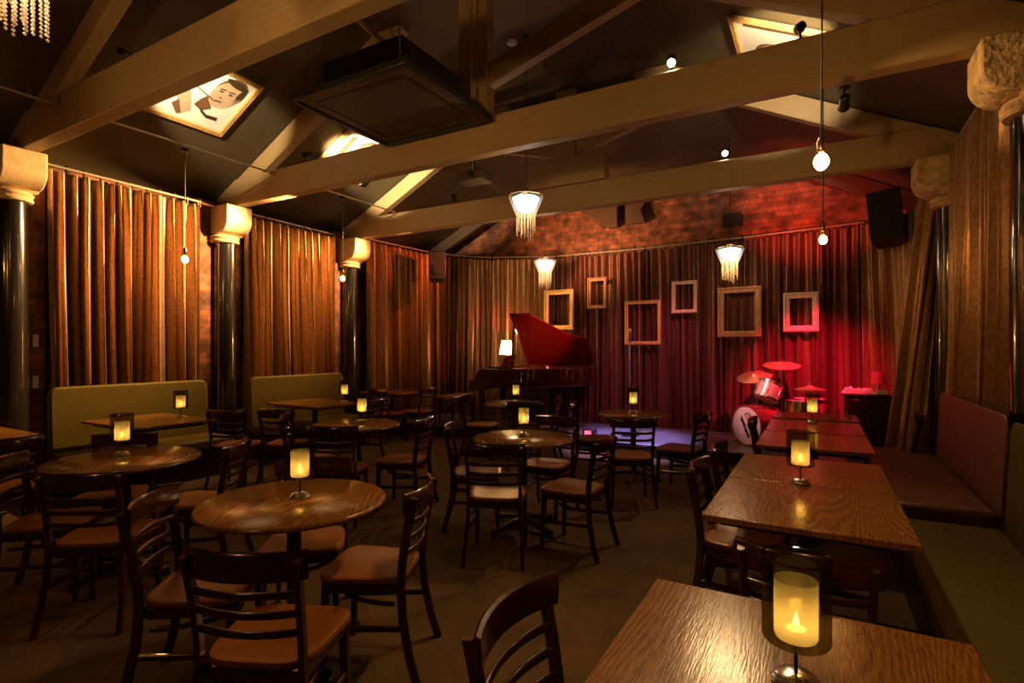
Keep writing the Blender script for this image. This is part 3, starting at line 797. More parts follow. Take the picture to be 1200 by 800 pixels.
# ------------------------------------------------------------------ posters on the roof slopes
def sub_disc(m, cx, cy, rx, ry, z, n=28, rot=0, h=.002):
    poly = []
    for k in range(n):
        a = 2*PI*k/n; x, y = rx*math.cos(a), ry*math.sin(a)
        poly.append((cx+x*math.cos(rot)-y*math.sin(rot), cy+x*math.sin(rot)+y*math.cos(rot)))
    m.prism(poly, lambda p, q: (p, q, z), lambda p, q: (p, q, z+h))
def poster(x, y, side, w, h, label, kind):
    z = roofz(x)
    s = side   # -1 left slope
    # local: +X = picture right, +Y = picture up (upslope), +Z = into the room
    up = V((-s*.8944, 0, .4472)); nrm = V((-s*.4472, 0, -.8944)); right = up.cross(nrm)
    rot = Matrix((right, up, nrm)).transposed()
    t = empty('framed_poster', V((x, y, z))+nrm*.012, 0, label, 'picture', 'framed prints on the ceiling slopes', rot=rot.to_euler())
    fw = .055
    m = MB()
    pts = [(-w/2+fw/2, -h/2+fw/2), (w/2-fw/2, -h/2+fw/2), (w/2-fw/2, h/2-fw/2), (-w/2+fw/2, h/2-fw/2)]
    fr = MB()
    for (a, b, cx, cy) in ((w, fw, 0, -h/2+fw/2), (w, fw, 0, h/2-fw/2)):
        fr.bb(cx-a/2, cx+a/2, cy-b/2, cy+b/2, 0, .03)
    for cx in (-w/2+fw/2, w/2-fw/2): fr.bb(cx-fw/2, cx+fw/2, -h/2+fw, h/2-fw, 0, .03)
    for q in (.25, .7):
        i = fw*q
        fr.bb(-w/2+i, w/2-i, -h/2+i, -h/2+i+.008, .03, .036); fr.bb(-w/2+i, w/2-i, h/2-i-.008, h/2-i, .03, .036)
        fr.bb(-w/2+i, -w/2+i+.008, -h/2+i, h/2-i, .03, .036); fr.bb(w/2-i-.008, w/2-i, -h/2+i, h/2-i, .03, .036)
    fr.build('frame', 'gold_frame', t, smooth=0)
    p = MB().bb(-w/2+fw, w/2-fw, -h/2+fw, h/2-fw, 0, .008).build('print', 'print_white', t, smooth=0)
    z0 = .0085
    if kind == 1:
        sk = MB(); dk = MB(); md = MB()
        sub_disc(md, .20, .13, .125, .165, z0, rot=R(-12))             # hair mass
        sub_disc(sk, .185, .085, .115, .155, z0+.002, rot=R(-8))        # face
        sub_disc(sk, .285, .08, .022, .04, z0+.002)
        sub_disc(dk, .21, .235, .10, .032, z0+.0045, rot=R(-14)); sub_disc(dk, .29, .165, .022, .075, z0+.0045, rot=R(-10))
        for ex in (.135, .215): sub_disc(dk, ex, .115, .019, .009, z0+.0045); sub_disc(dk, ex, .142, .03, .006, z0+.0045, rot=R(8))
        md.prism([(.165, .06), (.145, .045), (.175, .04)], lambda a, b: (a, b, z0+.0045), lambda a, b: (a, b, z0+.006))
        sub_disc(dk, .165, .005, .032, .007, z0+.0045)
        md.prism([(.07, .02), (.16, -.10), (.10, -.16), (.02, -.12), (.04, -.04)], lambda a, b: (a, b, z0), lambda a, b: (a, b, z0+.002))   # collar shade
        dk.prism([(.08, -.13), (.16, -.18), (.25, -.17), (.26, -.21), (.17, -.215), (.10, -.17)], lambda a, b: (a, b, z0+.003), lambda a, b: (a, b, z0+.005))
        dk.rsweep([(.145, -.01, z0+.004), (.02, .04, z0+.004), (-.06, .07, z0+.004)], .010, .004)
        # hand and sleeve
        sk.prism([(-.22, .05), (-.12, .09), (-.02, -.08), (.03, -.20), (-.02, -.26), (-.10, -.14), (-.20, -.02)], lambda a, b: (a, b, z0), lambda a, b: (a, b, z0+.003))
        for k in range(4):
            sk.rsweep([(-.12-.03*k, .07-.02*k, z0+.003), (-.17-.03*k, .14-.03*k, z0+.003), (-.23-.02*k, .13-.035*k, z0+.003)], .028, .006)
        md.prism([(-.10, -.12), (-.02, -.26), (-.05, -.28), (-.13, -.19)], lambda a, b: (a, b, z0+.003), lambda a, b: (a, b, z0+.0045))
        dk.prism([(-.40, -.06), (-.30, .07), (-.22, .02), (-.20, -.10), (-.26, -.22), (-.34, -.22)], lambda a, b: (a, b, z0), lambda a, b: (a, b, z0+.003))
        dk.prism([(-.10, .16), (-.04, .19), (-.02, .15), (-.08, .13)], lambda a, b: (a, b, z0), lambda a, b: (a, b, z0+.003))
        for q in (sk, md, dk):
            for v in q.bm.verts:
                v.co.x = max(-.40, min(.40, (v.co.x-.06)*1.28+.04)); v.co.y = max(-.38, min(.38, v.co.y*1.28+.01))
    elif kind == 2:
        sk = MB(); dk = MB(); md = MB()
        sub_disc(sk, .05, .14, .13, .17, z0+.002); sub_disc(md, .05, .20, .15, .15, z0)
        sk.prism([(-.3, -.3), (-.1, -.05), (.2, -.05), (.36, -.3)], lambda a, b: (a, b, z0), lambda a, b: (a, b, z0+.003))
        md.prism([(-.33, .30), (-.26, .33), (-.22, -.1), (-.30, -.1)], lambda a, b: (a, b, z0), lambda a, b: (a, b, z0+.003))
        sub_disc(dk, 0, .16, .02, .009, z0+.005); sub_disc(dk, .1, .16, .02, .009, z0+.005); sub_disc(dk, .05, .06, .03, .007, z0+.005)
        dk.prism([(-.2, -.30), (-.1, -.2), (.0, -.30)], lambda a, b: (a, b, z0+.003), lambda a, b: (a, b, z0+.005))
    else:
        sk = MB(); dk = MB(); md = MB()
        sub_disc(sk, -.12, .0, .17, .21, z0+.002); sub_disc(md, -.14, .08, .19, .18, z0)
        sk.prism([(-.3, -.34), (-.2, -.15), (.1, -.15), (.3, -.34)], lambda a, b: (a, b, z0), lambda a, b: (a, b, z0+.003))
        sub_disc(dk, -.18, .03, .024, .01, z0+.005); sub_disc(dk, -.05, .03, .024, .01, z0+.005); sub_disc(dk, -.11, -.09, .04, .008, z0+.005)
        md.bb(.30, .345, -.33, .33, z0, z0+.003)
    sk.build('portrait_tone', 'print_skin', t, smooth=0); md.build('portrait_shading', 'print_mid', t, smooth=0); dk.build('portrait_ink', 'print_dark', t, smooth=0)
    return t
poster(-5.80, 3.40, -1, .94, .90, 'gold-framed sepia portrait print on the left roof slope, above the first booth', 1)
poster(-5.78, 5.62, -1, .94, .90, 'gold-framed print on the left roof slope, partly hidden behind the air unit', 2)
poster(-.30, 5.66, 1, .90, .92, 'brightly lit framed print on the right roof slope above the middle truss', 3)

# ------------------------------------------------------------------ spotlights on trusses
def spot(x, y, z, aim, label, lens='spot_lens_dim', energy=0, ang=50, col=(1, .62, .26), down=False, lr=.03):
    t = empty('spotlight', (x, y, z), 0, label, 'spotlight', 'small spotlights on the trusses')
    s = -1 if down else 1
    MB().lathe([(.035, 0), (.035, .018*s), (.01, .022*s)], 14).build('mount', 'black_plastic', t)
    MB().tube([(0, 0, .015*s), (0, 0, .09*s)], .008, 8).build('arm', 'black_plastic', t)
    c = V((0, 0, .11*s)); d = (V(aim)-(V((x, y, z))+c)).normalized()
    MB().lathe([(.022, -.06), (.034, -.05), (.036, .05), (.04, .055), (.04, .06), (.034, .06), (.033, .045), (.0, .045)], 20, c, d, cap=False).build('lamp_head', 'black_plastic', t)
    MB().lathe([(.030, .047), (.030, .050), (.0, .052)], 16, c, d, cap=False).build('lens', lens, t)
    if energy:
        p = c+d*.075
        L = light('SPOT', 'spot_beam', p, energy, col, t, lr, None, ang)
        L.rotation_euler = d.to_track_quat('-Z', 'Y').to_euler()
    return t
zt0, zt1, zt2 = ZT
spot(-4.95, TY[0]+.07, zt0, (-5.8, 3.4, 4.2), 'black spotlight on the nearest truss aimed at the sepia portrait', energy=400, ang=44, col=(1, .75, .44))
spot(-5.45, TY[1]+.07, zt1, (-5.75, 5.7, 4.2), 'black spotlight on the middle truss before the hidden print', energy=900, ang=48, col=(1, .75, .44))
spot(-4.85, TY[2]+.07, zt2, (-5.5, 9.2, 2.2), 'small spotlight on the farthest truss, left of the chandelier', energy=60, ang=50)
spot(-1.05, TY[1]+.07, zt1, (-.6, 1.5, 1.0), 'glaring spotlight standing on the middle truss, pointing toward the camera', 'spot_lens', energy=140, ang=80)
spot(-.95, TY[2]+.07, zt2, (-1.2, 2.5, .8), 'glaring spotlight standing on the farthest truss, pointing toward the camera', 'spot_lens', energy=110, ang=80)
spot(.16, TY[1]+.2, zt1-.34, (-.1, 9.1, 1.4), 'spotlight clipped under the middle truss at right', 'spot_lens_dim', down=True)
spot(-.12, TY[1]+.07, zt1, (-.30, 5.62, 4.3), 'spotlight high on the middle truss aimed at the right-hand print', energy=260, ang=60, col=(1, .75, .44))

# ------------------------------------------------------------------ air unit, smoke detector, projector box
t = empty('ceiling_air_unit', (-3.35, 3.73, 3.65), 0, 'dark square air conditioning cassette hanging between nearest and middle truss', 'air conditioner')
MB().bb(-.60, .60, -.55, .55, 0, .035).build('grille_panel', 'ac_panel', t, bevel=.008)
m = MB()
for a, b, c, d in ((-.66, .66, -.61, -.56), (-.66, .66, .56, .61), (-.66, -.61, -.56, .56), (.61, .66, -.56, .56)): m.bb(a, b, c, d, -.012, .05)
m.build('panel_rim', 'black_plastic', t, bevel=.006)
m = MB()
for a, b, c, d in ((-.5, .5, -.47, -.43), (-.5, .5, .43, .47), (-.52, -.48, -.4, .4), (.48, .52, -.4, .4)): m.bb(a, b, c, d, -.006, 0)
m.build('vent_louvre', 'black_plastic', t, bevel=.002)
MB().bb(-.45, .45, -.42, .42, .036, .36).build('housing', 'black_plastic', t, bevel=.01)
for sx in (-.5, .5):
    for sy in (-.5, .5): MB().cyl((sx, sy, .04), (sx, sy, 4.96-3.65), .008, seg=8).build('hanging_rod', 'conduit', t)
MB().tube([(-.2, .1, .36), (-.2, .1, .7), (-.3, -.2, .85), (-.9, -.6, .9)], .03, 10).build('duct_pipe', 'conduit', t)
t = empty('smoke_detector', (-3.02, 5.30, 4.965), 0, 'small round smoke detector on the dark ceiling beside the king post', 'smoke detector', rot=(0, R(180), 0))
MB().lathe([(.06, .0), (.06, .02), (.05, .035), (.0, .04)], 24).build('body', 'white_plastic', t)
MB().lathe([(.03, .037), (.03, .045), (.0, .046)], 16).build('sensor_cap', 'white_plastic', t)
t = empty('projector', (-3.35, 5.02, 3.34), 0, 'dark box unit hanging behind the middle truss', 'projector')
MB().bb(-.17, .17, -.13, .13, 0, .11).build('case', 'ac_panel', t, bevel=.012)
MB().cyl((0, 0, .11), (0, 0, 1.622), .012, seg=10).build('drop_rod', 'iron', t)
MB().lathe([(.035, 0), (.035, .02)], 16, (.05, -.13, .055), (0, -1, 0)).build('lens_barrel', 'black_plastic', t)

# ------------------------------------------------------------------ speakers
def speaker(loc, w, d, h, rot, label):
    t = empty('wall_speaker', loc, 0, label, 'speaker', 'black loudspeakers', rot=rot)
    MB().prism([(-w/2, -d/2), (w/2, -d/2), (w*.36, d/2), (-w*.36, d/2)], lambda a, b: (a, b, -h/2), lambda a, b: (a, b, h/2)).build('cabinet', 'black_plastic', t, bevel=.01)
    MB().bb(-w*.46, w*.46, -d/2-.012, -d/2-.002, -h*.47, h*.47).build('front_grille', 'grille', t, bevel=.004)
    MB().lathe([(w*.28, 0), (w*.30, .006), (w*.24, .01), (w*.05, .004), (0, .008)], 24, (0, -d/2-.012, -h*.16), (0, -1, 0), cap=False).build('woofer', 'grille', t)
    MB().bb(-.02, .02, d/2, d/2+.10, -.03, .03).build('bracket', 'iron', t)
    MB().bb(-.012, .012, -d/2-.016, -d/2-.012, -h*.40, -h*.40+.01).build('badge', 'chrome', t)
    return t
speaker((-6.28, 8.15, 3.02), .32, .28, .54, (R(-8), 0, R(42)), 'black loudspeaker mounted high in the left corner of the stage')
speaker((.74, 8.25, 3.12), .36, .32, .66, (R(-14), R(-6), R(-10)), 'large black loudspeaker tilted down high in the right corner of the stage')
t = empty('gable_speaker', (-1.19, 9.16, 3.52), 0, 'small dark box speaker fixed on the brick gable above the right chandelier', 'speaker')
MB().bb(-.14, .14, -.1, .1, -.09, .09).build('cabinet', 'black_plastic', t, bevel=.008)
MB().bb(-.12, .12, -.11, -.10, -.075, .075).build('front_grille', 'grille', t)

# wall switches
for z, l in ((1.57, 'upper of two pale switch plates on the brick beside the left edge column'), (1.14, 'lower of two pale switch plates on the brick beside the left edge column')):
    t = empty('switch_plate', (-7.08, 2.42, z), 0, l, 'switch', 'switch plates')
    MB().bb(0, .012, -.025, .025, -.065, .065).build('plate', 'white_plastic', t, bevel=.004)
    MB().bb(.012, .02, -.009, .009, -.02, .02).build('rocker', 'white_plastic', t)

# ------------------------------------------------------------------ empty frames before the stage curtain
def hung_frame(x, z, w, h, y, label, m, fw=.07, rz=-2.5):
    t = empty('picture_frame', (x, y, z), R(rz), label, 'picture frame', 'empty frames hanging before the stage curtain')
    for nm, prof in (('moulding', ((0, 0), (.0, .035), (.3, .045), (.45, .022), (.75, .022), (1, .012), (1, 0))),):
        mb = MB(); rg = []
        for (sx, sz) in ((-1, -1), (1, -1), (1, 1), (-1, 1)):
            rg.append([V((sx*(w/2-p*fw), -q, sz*(h/2-p*fw))) for p, q in prof])
        mb.rings(rg, False, True); mb.build(nm, m, t, smooth=20)
    for s in (-1, 1): MB().cyl((s*w*.35, -.01, h/2-.02), (s*w*.35, -.005, 3.2-z), .0022, seg=5).build('hanging_wire', 'cord', t)
FY = 9.02
hung_frame(-4.14, 2.19, .60, .73, FY, 'tall gold frame hanging right above the piano lid', 'gold_frame', .085)
hung_frame(-3.40, 2.46, .36, .54, FY, 'small gold frame, second from left on the stage curtain', 'wood_frame', .06)
hung_frame(-2.59, 1.92, .62, .74, FY, 'thin gilt frame behind the microphone stand', 'gold_frame', .055)
hung_frame(-1.90, 2.32, .40, .52, FY-.02, 'small pale frame left of the warm chandelier, fourth from left', 'pale_frame', .055)
hung_frame(-1.07, 2.05, .63, .77, FY-.04, 'large carved frame under the warm chandelier, second from right', 'wood_frame', .09)
hung_frame(-.23, 2.02, .46, .57, FY-.07, 'red-lit double moulded frame above the drums, farthest right', 'pale_frame', .085)

# ------------------------------------------------------------------ grand piano
SZ = .175
t = empty('grand_piano', (-5.32, 8.69, SZ), 0, 'glossy dark red grand piano with raised lid on the left of the stage', 'piano')
t.rotation_euler.z = R(12); t.scale = (.87, .92, 1)
# local: x from keyboard(0) to tail(2.0); y 0 (spine, far) to -1.42 (treble side, near)
def treble(x):
    if x < .95: return -1.42
    u = min(1, (x-.95)/1.05)
    return -1.42+.60*(u*u*(3-2*u))
def outline(x0, x1, n=26, inset=0):
    pts = [(x0, -inset)]
    for i in range(n+1):
        x = x0+(x1-x0)*i/n; pts.append((x, treble(x)+inset))
    # rounded tail
    pl = pts[-1]
    for k in range(1, 9):
        a = -PI/2+PI/2*k/8; pts.append((x1+.16*math.cos(a)*1, pl[1]+.28+.28*math.sin(a)))
    pts.append((x1+.16, -.08)); pts.append((x1+.1, -inset))
    return pts
body = outline(.30, 1.98)
MB().prism(body, lambda a, b: (a, b, .68), lambda a, b: (a, b, .975)).build('case', 'piano', t, bevel=.008)
MB().prism(outline(.5, 1.9, inset=.06), lambda a, b: (a, b, .976), lambda a, b: (a, b, .982)).build('soundboard', 'brass', t)
# key arms, keybed
for y in (-1.42, -.07):
    prof = [(0.0, .62), (.32, .62), (.32, .975), (.22, .97), (.15, .90), (.10, .80), (0, .78)]
    MB().prism(prof, lambda a, b: (a, y, b), lambda a, b: (a, y+.07, b)).build('key_arm', 'piano', t, bevel=.008)
MB().bb(0, .31, -1.35, -.07, .62, .68).build('keybed', 'piano', t, bevel=.006)
k = MB()
for i in range(52): k.bb(.01, .16, -1.34+i*.0242, -1.34+i*.0242+.0228, .682, .715)
k.build('white_keys', 'ivory', t, smooth=0)
k = MB()
for i in range(51):
    if i % 7 in (1, 4): continue
    k.bb(.065, .16, -1.34+(i+1)*.0242-.006, -1.34+(i+1)*.0242+.006, .715, .727)
k.build('black_keys', 'ebony', t, smooth=0)
MB().box((.20, -.71, .80), (.03, 1.26, .18), Matrix.Rotation(R(-15), 3, 'Y')).build('fallboard', 'piano', t)
MB().bb(.33, .80, -1.40, -.02, .985, 1.01).build('front_lid', 'piano', t, bevel=.005)
MB().box((.58, -.71, 1.10), (.02, .70, .20), Matrix.Rotation(R(18), 3, 'Y')).build('music_desk', 'piano', t, bevel=.004)
# raised lid
th = R(38)
lidp = outline(.74, 2.0)
def lidf(dz):
    return lambda a, b: (a, b*math.cos(th)+dz*math.sin(th), 1.0-b*math.sin(th)+dz*math.cos(th))
MB().prism(lidp, lidf(0), lidf(.022)).build('lid', 'piano_lid', t, bevel=.005)
MB().prism([(.70, -.80), (1.12, -.80), (1.12, -1.40), (.70, -1.40)], lidf(.026), lidf(.046)).build('lid_flap', 'piano', t, bevel=.004)
MB().rsweep([(.84, -1.33, .98), (.78, -1.05, 1.0-(-1.05/math.cos(th))*math.sin(th)-.02)], .06, .03, up=(1, 0, 0)).build('lid_prop', 'black_wood', t)
for (x, y) in ((.22, -1.30), (.22, -.15), (1.75, -.42)):
    MB().lathe([(.035, .08), (.03, .12), (.045, .3), (.06, .5), (.065, .62), (.075, .63), (.075, .675)], 8, (x, y, 0)).build('leg', 'piano', t, smooth=20)
    MB().lathe([(.03, 0), (.035, .03), (.03, .06), (.02, .08)], 12, (x, y, 0)).build('caster', 'brass', t)
l = MB()
for y in (-.78, -.64): l.cyl((.55, y, .12), (.50, y, .68), .014, seg=10)
l.bb(.45, .62, -.83, -.59, .08, .13); l.build('pedal_lyre', 'piano', t, bevel=.004)
l = MB()
for y in (-.77, -.71, -.65): l.bb(.36, .47, y-.014, y+.014, .085, .095)
l.build('pedals', 'brass', t)
MB().sph((1.45, -1.05, .995), .018, 12, 8).build('lid_glow_knob', 'glow_red', t)  # no lamp; a red gleam put in as an emissive knob

# piano stool
t = empty('piano_stool', (-5.56, 7.80, SZ), 0, 'dark padded piano stool left of the piano keyboard', 'stool')
MB().bb(-.17, .17, -.36, .36, .42, .50).build('seat_pad', 'leather_brown', t, bevel=.025)
MB().bb(-.165, .165, -.35, .35, .34, .418).build('frame', 'piano', t, bevel=.004)
for sx in (-.14, .14):
    for sy in (-.32, .32): MB().lathe([(.018, 0), (.028, .34)], 8, (sx, sy, 0)).build('leg', 'piano', t)

# lamp on piano
t = empty('table_lamp', (-4.83, 8.28, SZ+1.012), 0, 'small lit table lamp with glowing shade standing on the piano', 'lamp')
MB().lathe([(.0, 0), (.07, 0), (.072, .012), (.03, .03), (.018, .06), (.035, .10), (.04, .14), (.018, .18), (.008, .2), (.008, .24), (0, .24)], 20, cap=False).build('base', 'cream', t)
MB().lathe([(.13, .19), (.085, .44)], 24, cap=False).build('lamp_shade', 'lamp_shade_lit', t)
light('POINT', 'lamp_light', (0, .0, .16), 24, (1, .50, .16), t, .05)
light('POINT', 'lamp_light_up', (0, .0, .47), 48, (1, .48, .15), t, .05)
t = empty('sheet_music', (-4.93, 8.55, SZ+1.012), R(20), 'white sheet music standing on the piano beside the lamp', 'sheet music')
MB().box((0, 0, .11), (.006, .30, .21), Matrix.Rotation(R(15), 3, 'Y')).build('left_page', 'paper', t)

# ------------------------------------------------------------------ microphone
t = empty('microphone_stand', (-2.47, 7.92, SZ), 0, 'slim chrome microphone on a straight stand at the centre of the stage', 'microphone')
MB().lathe([(.0, 0), (.13, 0), (.13, .015), (.03, .03), (.014, .05), (0, .05)], 28, cap=False).build('round_base', 'iron', t)
MB().lathe([(.014, .04), (.014, .80), (.017, .80), (.017, .88), (.011, .88), (.011, 1.40)], 14).build('pole', 'chrome', t)
MB().lathe([(.015, 1.40), (.018, 1.47)], 12).build('clip', 'black_plastic', t)
MB().lathe([(.016, 1.44), (.022, 1.48), (.028, 1.485), (.034, 1.51), (.036, 1.58), (.030, 1.61), (0, 1.625)], 16).build('microphone', 'chrome', t)

# ------------------------------------------------------------------ drum kit: each stand-alone piece is a thing
G = 'drum kit'
F = V((-.66, -.75, 0)).normalized()
def drum(c, ax, r, L, nm, label, hoopm='chrome', front=True, lugs=8, shell='drum_shell'):
    t = empty(nm, c, 0, label, 'drum', G)
    ax = V(ax).normalized()
    MB().lathe([(r, -L/2), (r, L/2)], 40, (0, 0, 0), ax, cap=False).build('shell', shell, t)
    for s in (-1, 1):
        MB().lathe([(r+.004, s*L/2-.012*s), (r+.014, s*L/2-.012*s), (r+.014, s*(L/2+.012)), (r-.004, s*(L/2+.012)), (r-.004, s*(L/2+.002))], 40, (0, 0, 0), ax, cap=False).build('hoop', hoopm, t)
        MB().lathe([(r-.003, s*(L/2)), (r-.004, s*(L/2+.004)), (0, s*(L/2+.005))], 40, (0, 0, 0), ax, cap=False).build('drum_head', 'drum_head', t)
    q = V((0, 0, 1)).rotation_difference(ax); m = MB()
    for k in range(lugs):
        a = 2*PI*(k+.5)/lugs
        p0 = q @ V(((r+.012)*math.cos(a), (r+.012)*math.sin(a), -L/2)); p1 = q @ V(((r+.012)*math.cos(a), (r+.012)*math.sin(a), L/2))
        m.cyl(p0, p1, .004, seg=6); pm = (p0+p1)/2; m.cyl(pm-ax*.03, pm+ax*.03, .010, seg=8)
    m.build('lugs', 'chrome', t)
    return t, q
t, q = drum(V((-.86, 7.90, SZ+.275))-F*.19, F, .262, .36, 'bass_drum', 'red bass drum with white front head, at the front of the drum kit', 'drum_shell')
# script marks on front head (vertical, illegible lettering) and round crest
m = MB(); rr = random.Random(2)
def onhead(x, y, o=.187): return q @ V((x, y, o))
e1 = V((0, 0, 1)).cross(F).normalized()      # horizontal on head
def hp_(h, v, o=.188): return F*o+e1*h+V((0, 0, v))
hh = 1 if True else -1
for (h0, v0) in ((-.09, .09), (-.02, -.04)):
    pts = []
    for i in range(28):
        f = i/27; pts.append(hp_(h0+.07*f+.018*math.sin(f*26), v0-.11*f+.02*math.cos(f*26)))
    m.tube(pts, .010, 5)
m.build('script_lettering', 'ink', t)
m = MB(); 
m.tube([hp_(.03+.05*math.cos(a)*(1+.2*math.sin(3*a)), .13+.04*math.sin(a)) for a in [2*PI*k/24 for k in range(24)]], .004, 5, closed=True)
m.tube([hp_(.0, .15), hp_(.03, .12), hp_(.06, .14), hp_(.08, .11)], .004, 5)
m.build('crest_mark', 'ink', t)
m = MB()
for s in (-1, 1): m.cyl(e1*(.2*s)+V((0, 0, -.17)), e1*(.36*s)+F*.16+V((0, 0, -.27)), .007, seg=8)
m.build('spurs', 'chrome', t)
m = MB(); m.cyl((0, 0, .26), (0, 0, .38), .012, seg=10); m.cyl((0, 0, .37), (.16, .02, .45), .01, seg=10); m.build('tom_post', 'chrome', t)
ax = V((.30, .34, .9))
t, _ = drum((-.60, 8.10, SZ+.73), ax, .155, .22, 'tom_drum', 'small sparkling rack tom lit white above the bass drum', lugs=6, shell='drum_sparkle_lit')
t, _ = drum((-.22, 8.22, SZ+.52), (0.05, .05, 1), .175, .15, 'snare_drum', 'snare drum on a stand at the right of the kit', lugs=8, shell='brass')
m = MB(); m.cyl((0, 0, -.10), (0, 0, -.40), .011, seg=8)
for k in range(3):
    a = 2*PI*k/3; m.cyl((0, 0, -.3), (.2*math.cos(a), .2*math.sin(a), -.515), .009, seg=8); m.cyl((0, 0, -.13), (.16*math.cos(a), .16*math.sin(a), -.088), .008, seg=8)
m.build('stand', 'chrome', t)
t, _ = drum((-.12, 8.62, SZ+.42), (0, 0, 1), .20, .36, 'floor_tom', 'red floor tom at the rear of the drum kit', lugs=8)
m = MB()
for k in range(3):
    a = 2*PI*k/3+.3; m.cyl((.215*math.cos(a), .215*math.sin(a), .08), (.23*math.cos(a), .23*math.sin(a), -.42), .007, seg=8)
m.build('legs', 'chrome', t)
def cymbal(x, y, z, r, tilt, az, label, base=(0, 0), hat=False, tripod=.28):
    t = empty('cymbal', (x, y, SZ), 0, label, 'cymbal', G)
    z -= SZ
    ax = V((math.sin(tilt)*math.cos(az), math.sin(tilt)*math.sin(az), math.cos(tilt)))
    MB().lathe([(.012, .028), (.03, .024), (.05, .006), (r*.6, -.008), (r, -.026), (r, -.029), (r*.6, -.011), (.05, .002), (.03, .02), (.012, .024)], 40, (0, 0, z), ax, cap=False).build('cymbal_plate', 'cymbal', t)
    if hat: MB().lathe([(.012, -.080), (.05, -.058), (r, -.032), (r, -.035), (.05, -.062), (.012, -.084)], 40, (0, 0, z), ax, cap=False).build('lower_plate', 'cymbal', t)
    m = MB(); m.cyl((0, 0, .3), (0, 0, z-.02), .009, seg=8); m.cyl((0, 0, .12), (0, 0, .5), .013, seg=8); m.cyl((0, 0, z-.02), V((0, 0, z))+ax*.06, .005, seg=6); m.sph(V((0, 0, z))+ax*.055, .012, 8, 6)
    for k in range(3):
        a = 2*PI*k/3+.5; m.cyl((0, 0, .33), (tripod*math.cos(a), tripod*math.sin(a), .006), .008, seg=6)
    m.build('stand', 'chrome', t)
    return t
cymbal(-.80, 8.33, 1.11, .235, R(20), R(-110), 'crash cymbal tilted at the left of the drum kit', tripod=.2)
cymbal(-.46, 8.55, 1.27, .245, R(12), R(-80), 'ride cymbal highest in the drum kit', tripod=.22)
cymbal(-.10, 7.88, .99, .185, 0, 0, 'hi-hat cymbals low at the right of the drum kit', hat=True, tripod=.2)

# side cabinet with lamp and papers
t = empty('side_cabinet', (.56, 8.05, SZ), 0, 'dark side cabinet at the right edge of the stage', 'cabinet')
MB().bb(-.28, .28, -.2, .2, .03, .72).build('body', 'black_wood', t, bevel=.008)
MB().bb(-.30, .30, -.22, .22, .72, .75).build('top', 'mahogany', t, bevel=.006)
for s in (-1, 1):
    d = MB().bb(s*.135-.125, s*.135+.125, -.218, -.201, .06, .69).build('door', 'mahogany', t, bevel=.004)
    MB().sph((s*.03, -.228, .4), .012, 10, 6).build('knob', 'brass', d)
MB().bb(-.25, .25, -.17, .17, 0, .029).build('plinth', 'black_wood', t)
t = empty('towel', (.42, 7.97, SZ+.752), R(8), 'crumpled pale cloth on the side cabinet, lit red', 'cloth')
def tw(u, v):
    x = (u-.5)*.34; y = (v-.5)*.2
    e = 1-max(abs(u-.5), abs(v-.5))*2
    return (x, y, .004+min(1, e*5)*(.05+.035*noise.noise(V((u*5, v*4, 3)))+.02*noise.noise(V((u*12, v*9, 1)))))
MB().grid(tw, 26, 18).build('folds', 'paper', t, smooth=60)
t = empty('red_table_lamp', (.64, 8.12, SZ+.752), 0, 'unlit small lamp with tapered shade on the side cabinet', 'lamp')
MB().lathe([(.0, 0), (.06, 0), (.06, .015), (.015, .03), (.012, .14), (0, .14)], 18, cap=False).build('base', 'brass', t)
MB().lathe([(.085, .12), (.055, .27), (.052, .27), (.082, .12)], 24, cap=False).build('lamp_shade', 'shade_red', t)
t = empty('mixer_box', (.66, 7.92, SZ+.752), 0, 'small white box lying in front of the unlit lamp', 'box')
MB().bb(-.06, .06, -.04, .04, 0, .05).build('case', 'white_plastic', t, bevel=.006)

# stage floor box with red light
t = empty('stage_light', (-2.95, 7.50, SZ), 0, 'small red glowing floor light at the front of the stage, by the piano tail', 'stage light')
MB().bb(-.09, .09, -.07, .07, 0, .12).build('case', 'black_plastic', t, bevel=.008)
MB().bb(-.05, .05, -.074, -.0705, .03, .10).build('lens', 'glow_red', t)

# ------------------------------------------------------------------ lights
WARM = (1, .56, .24)
# stage colours: red wash over the drums, magenta/purple centre
light('SPOT', 'stage_red', (.3, 6.9, 3.2), 1500, (1, .012, .07), None, .04, (-.15, 8.9, .8), 46, .9)
light('SPOT', 'stage_red_low', (-1.7, 6.6, 3.1), 420, (1, .32, .34), None, .03, (-.70, 8.0, .72), 17, .8)
light('SPOT', 'stage_purple', (-2.4, 6.9, 3.2), 1500, (.50, .36, 1), None, .06, (-2.45, 7.7, .1), 40, .8)
light('SPOT', 'microphone_spot', (-1.7, 6.9, 3.2), 260, (.50, .50, 1), None, .03, (-2.47, 7.92, 1.35), 16, .6)
light('SPOT', 'stage_magenta', (-1.6, 6.9, 3.2), 190, (1, .14, .30), None, .06, (-2.5, 9.1, .7), 62, .9)
light('SPOT', 'piano_red', (-2.3, 7.0, 2.0), 330, (1, .03, .07), None, .05, (-4.4, 8.4, 1.6), 34, .8)
light('SPOT', 'brick_red', (-.6, 7.8, 2.9), 150, (1, .08, .05), None, .05, (.0, 9.4, 3.9), 90, .9)
light('SPOT', 'brick_warm', (-3.9, 7.6, 2.9), 260, (1, .42, .16), None, .05, (-3.6, 9.4, 3.7), 100, .9)
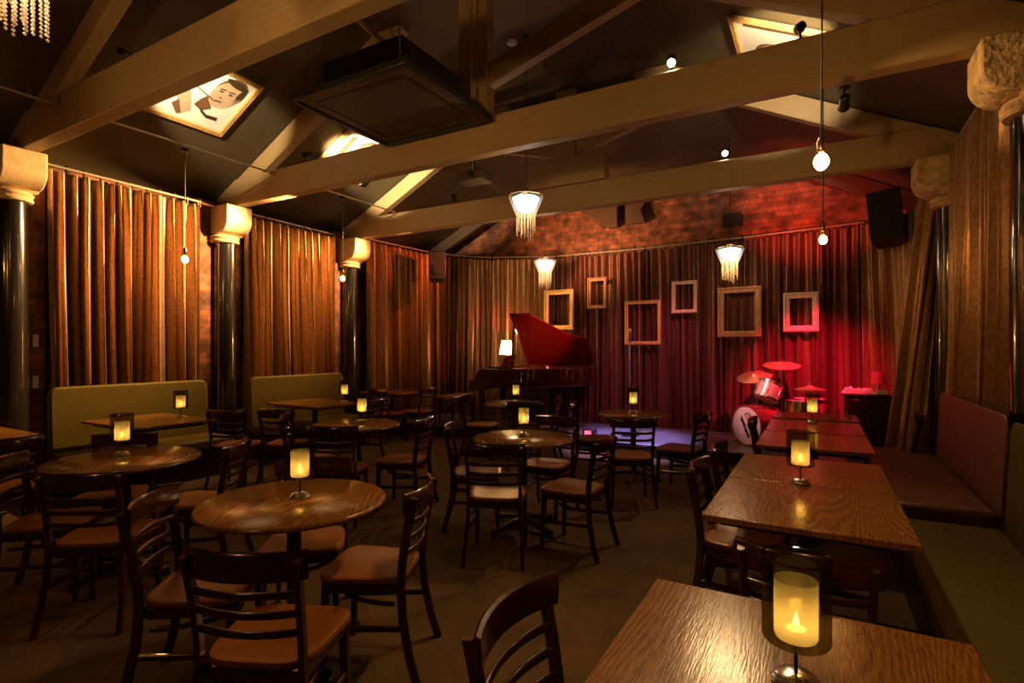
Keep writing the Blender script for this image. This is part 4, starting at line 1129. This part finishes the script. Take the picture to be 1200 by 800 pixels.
# curtain washes on the left wall
O1 = (1, .52, .17)
for (x, y, tx, ty, e) in ((-5.7, 4.75, -7.0, 3.1, 1500), (-5.7, 6.95, -7.0, 5.3, 1050), (-5.3, 8.7, -6.9, 7.4, 200)):
    light('SPOT', 'wall_wash', (x, y, 3.36), e, O1 if y < 8 else (1, .20, .06), None, .03, (tx, ty, 2.6), 95, 1)
# unseen fill lamps added behind the camera to wash the trusses
light('SPOT', 'rear_fill', (-1.2, -1.6, 2.2), 220, (1, .54, .17), None, .12, (-1.8, 5.0, 4.1), 62, .8)
light('SPOT', 'rear_fill', (-3.2, -1.2, 2.2), 150, (1, .54, .17), None, .12, (-3.9, 3.0, 4.0), 55, .8)
light('POINT', 'rear_fill', (-2.2, -.9, 2.9), 24, (1, .42, .08), None, .15)  # faint general fill, added without a fixture
light('SPOT', 'right_wash', (-.1, 5.6, 2.9), 32, (1, .30, .04), None, .03, (1.1, 5.5, 2.1), 30, .9)
light('SPOT', 'right_wash', (-.6, 5.2, 3.0), 20, (1, .42, .08), None, .03, (.8, 6.8, 1.6), 40, .9)  # lamp without fixture, added to lift the flared curtain
light('SPOT', 'right_wash', (-.5, 4.0, 3.3), 60, (1, .55, .2), None, .03, (.85, 4.45, 3.2), 30, .9)  # lamp without fixture, added to brighten the right corbel
light('SPOT', 'table_fill', (-.9, 3.9, 3.6), 75, (1, .42, .08), None, .03, (-1.9, 1.6, .6), 60, .9)  # unseen lamp added to brighten the nearest round table
light('SPOT', 'table_fill', (-.1, .1, 3.2), 75, (1, .48, .13), None, .05, (-.1, 1.5, .7), 55, .9)  # unseen overhead lamp added to brighten the nearest square table

w = bpy.data.worlds.new('world'); scn.world = w; w.use_nodes = True
w.node_tree.nodes['Background'].inputs[0].default_value = (1, .5, .15, 1)
w.node_tree.nodes['Background'].inputs[1].default_value = .02
vs = scn.view_settings; vs.view_transform = 'Standard'; vs.look = 'None'; vs.gamma = 1; vs.exposure = 0; vs.use_curve_mapping = False
scn.cycles.max_bounces = 6; scn.cycles.transparent_max_bounces = 16; scn.cycles.caustics_reflective = False; scn.cycles.caustics_refractive = False
scn.cycles.sample_clamp_indirect = 3
scn.cycles.use_denoising = True
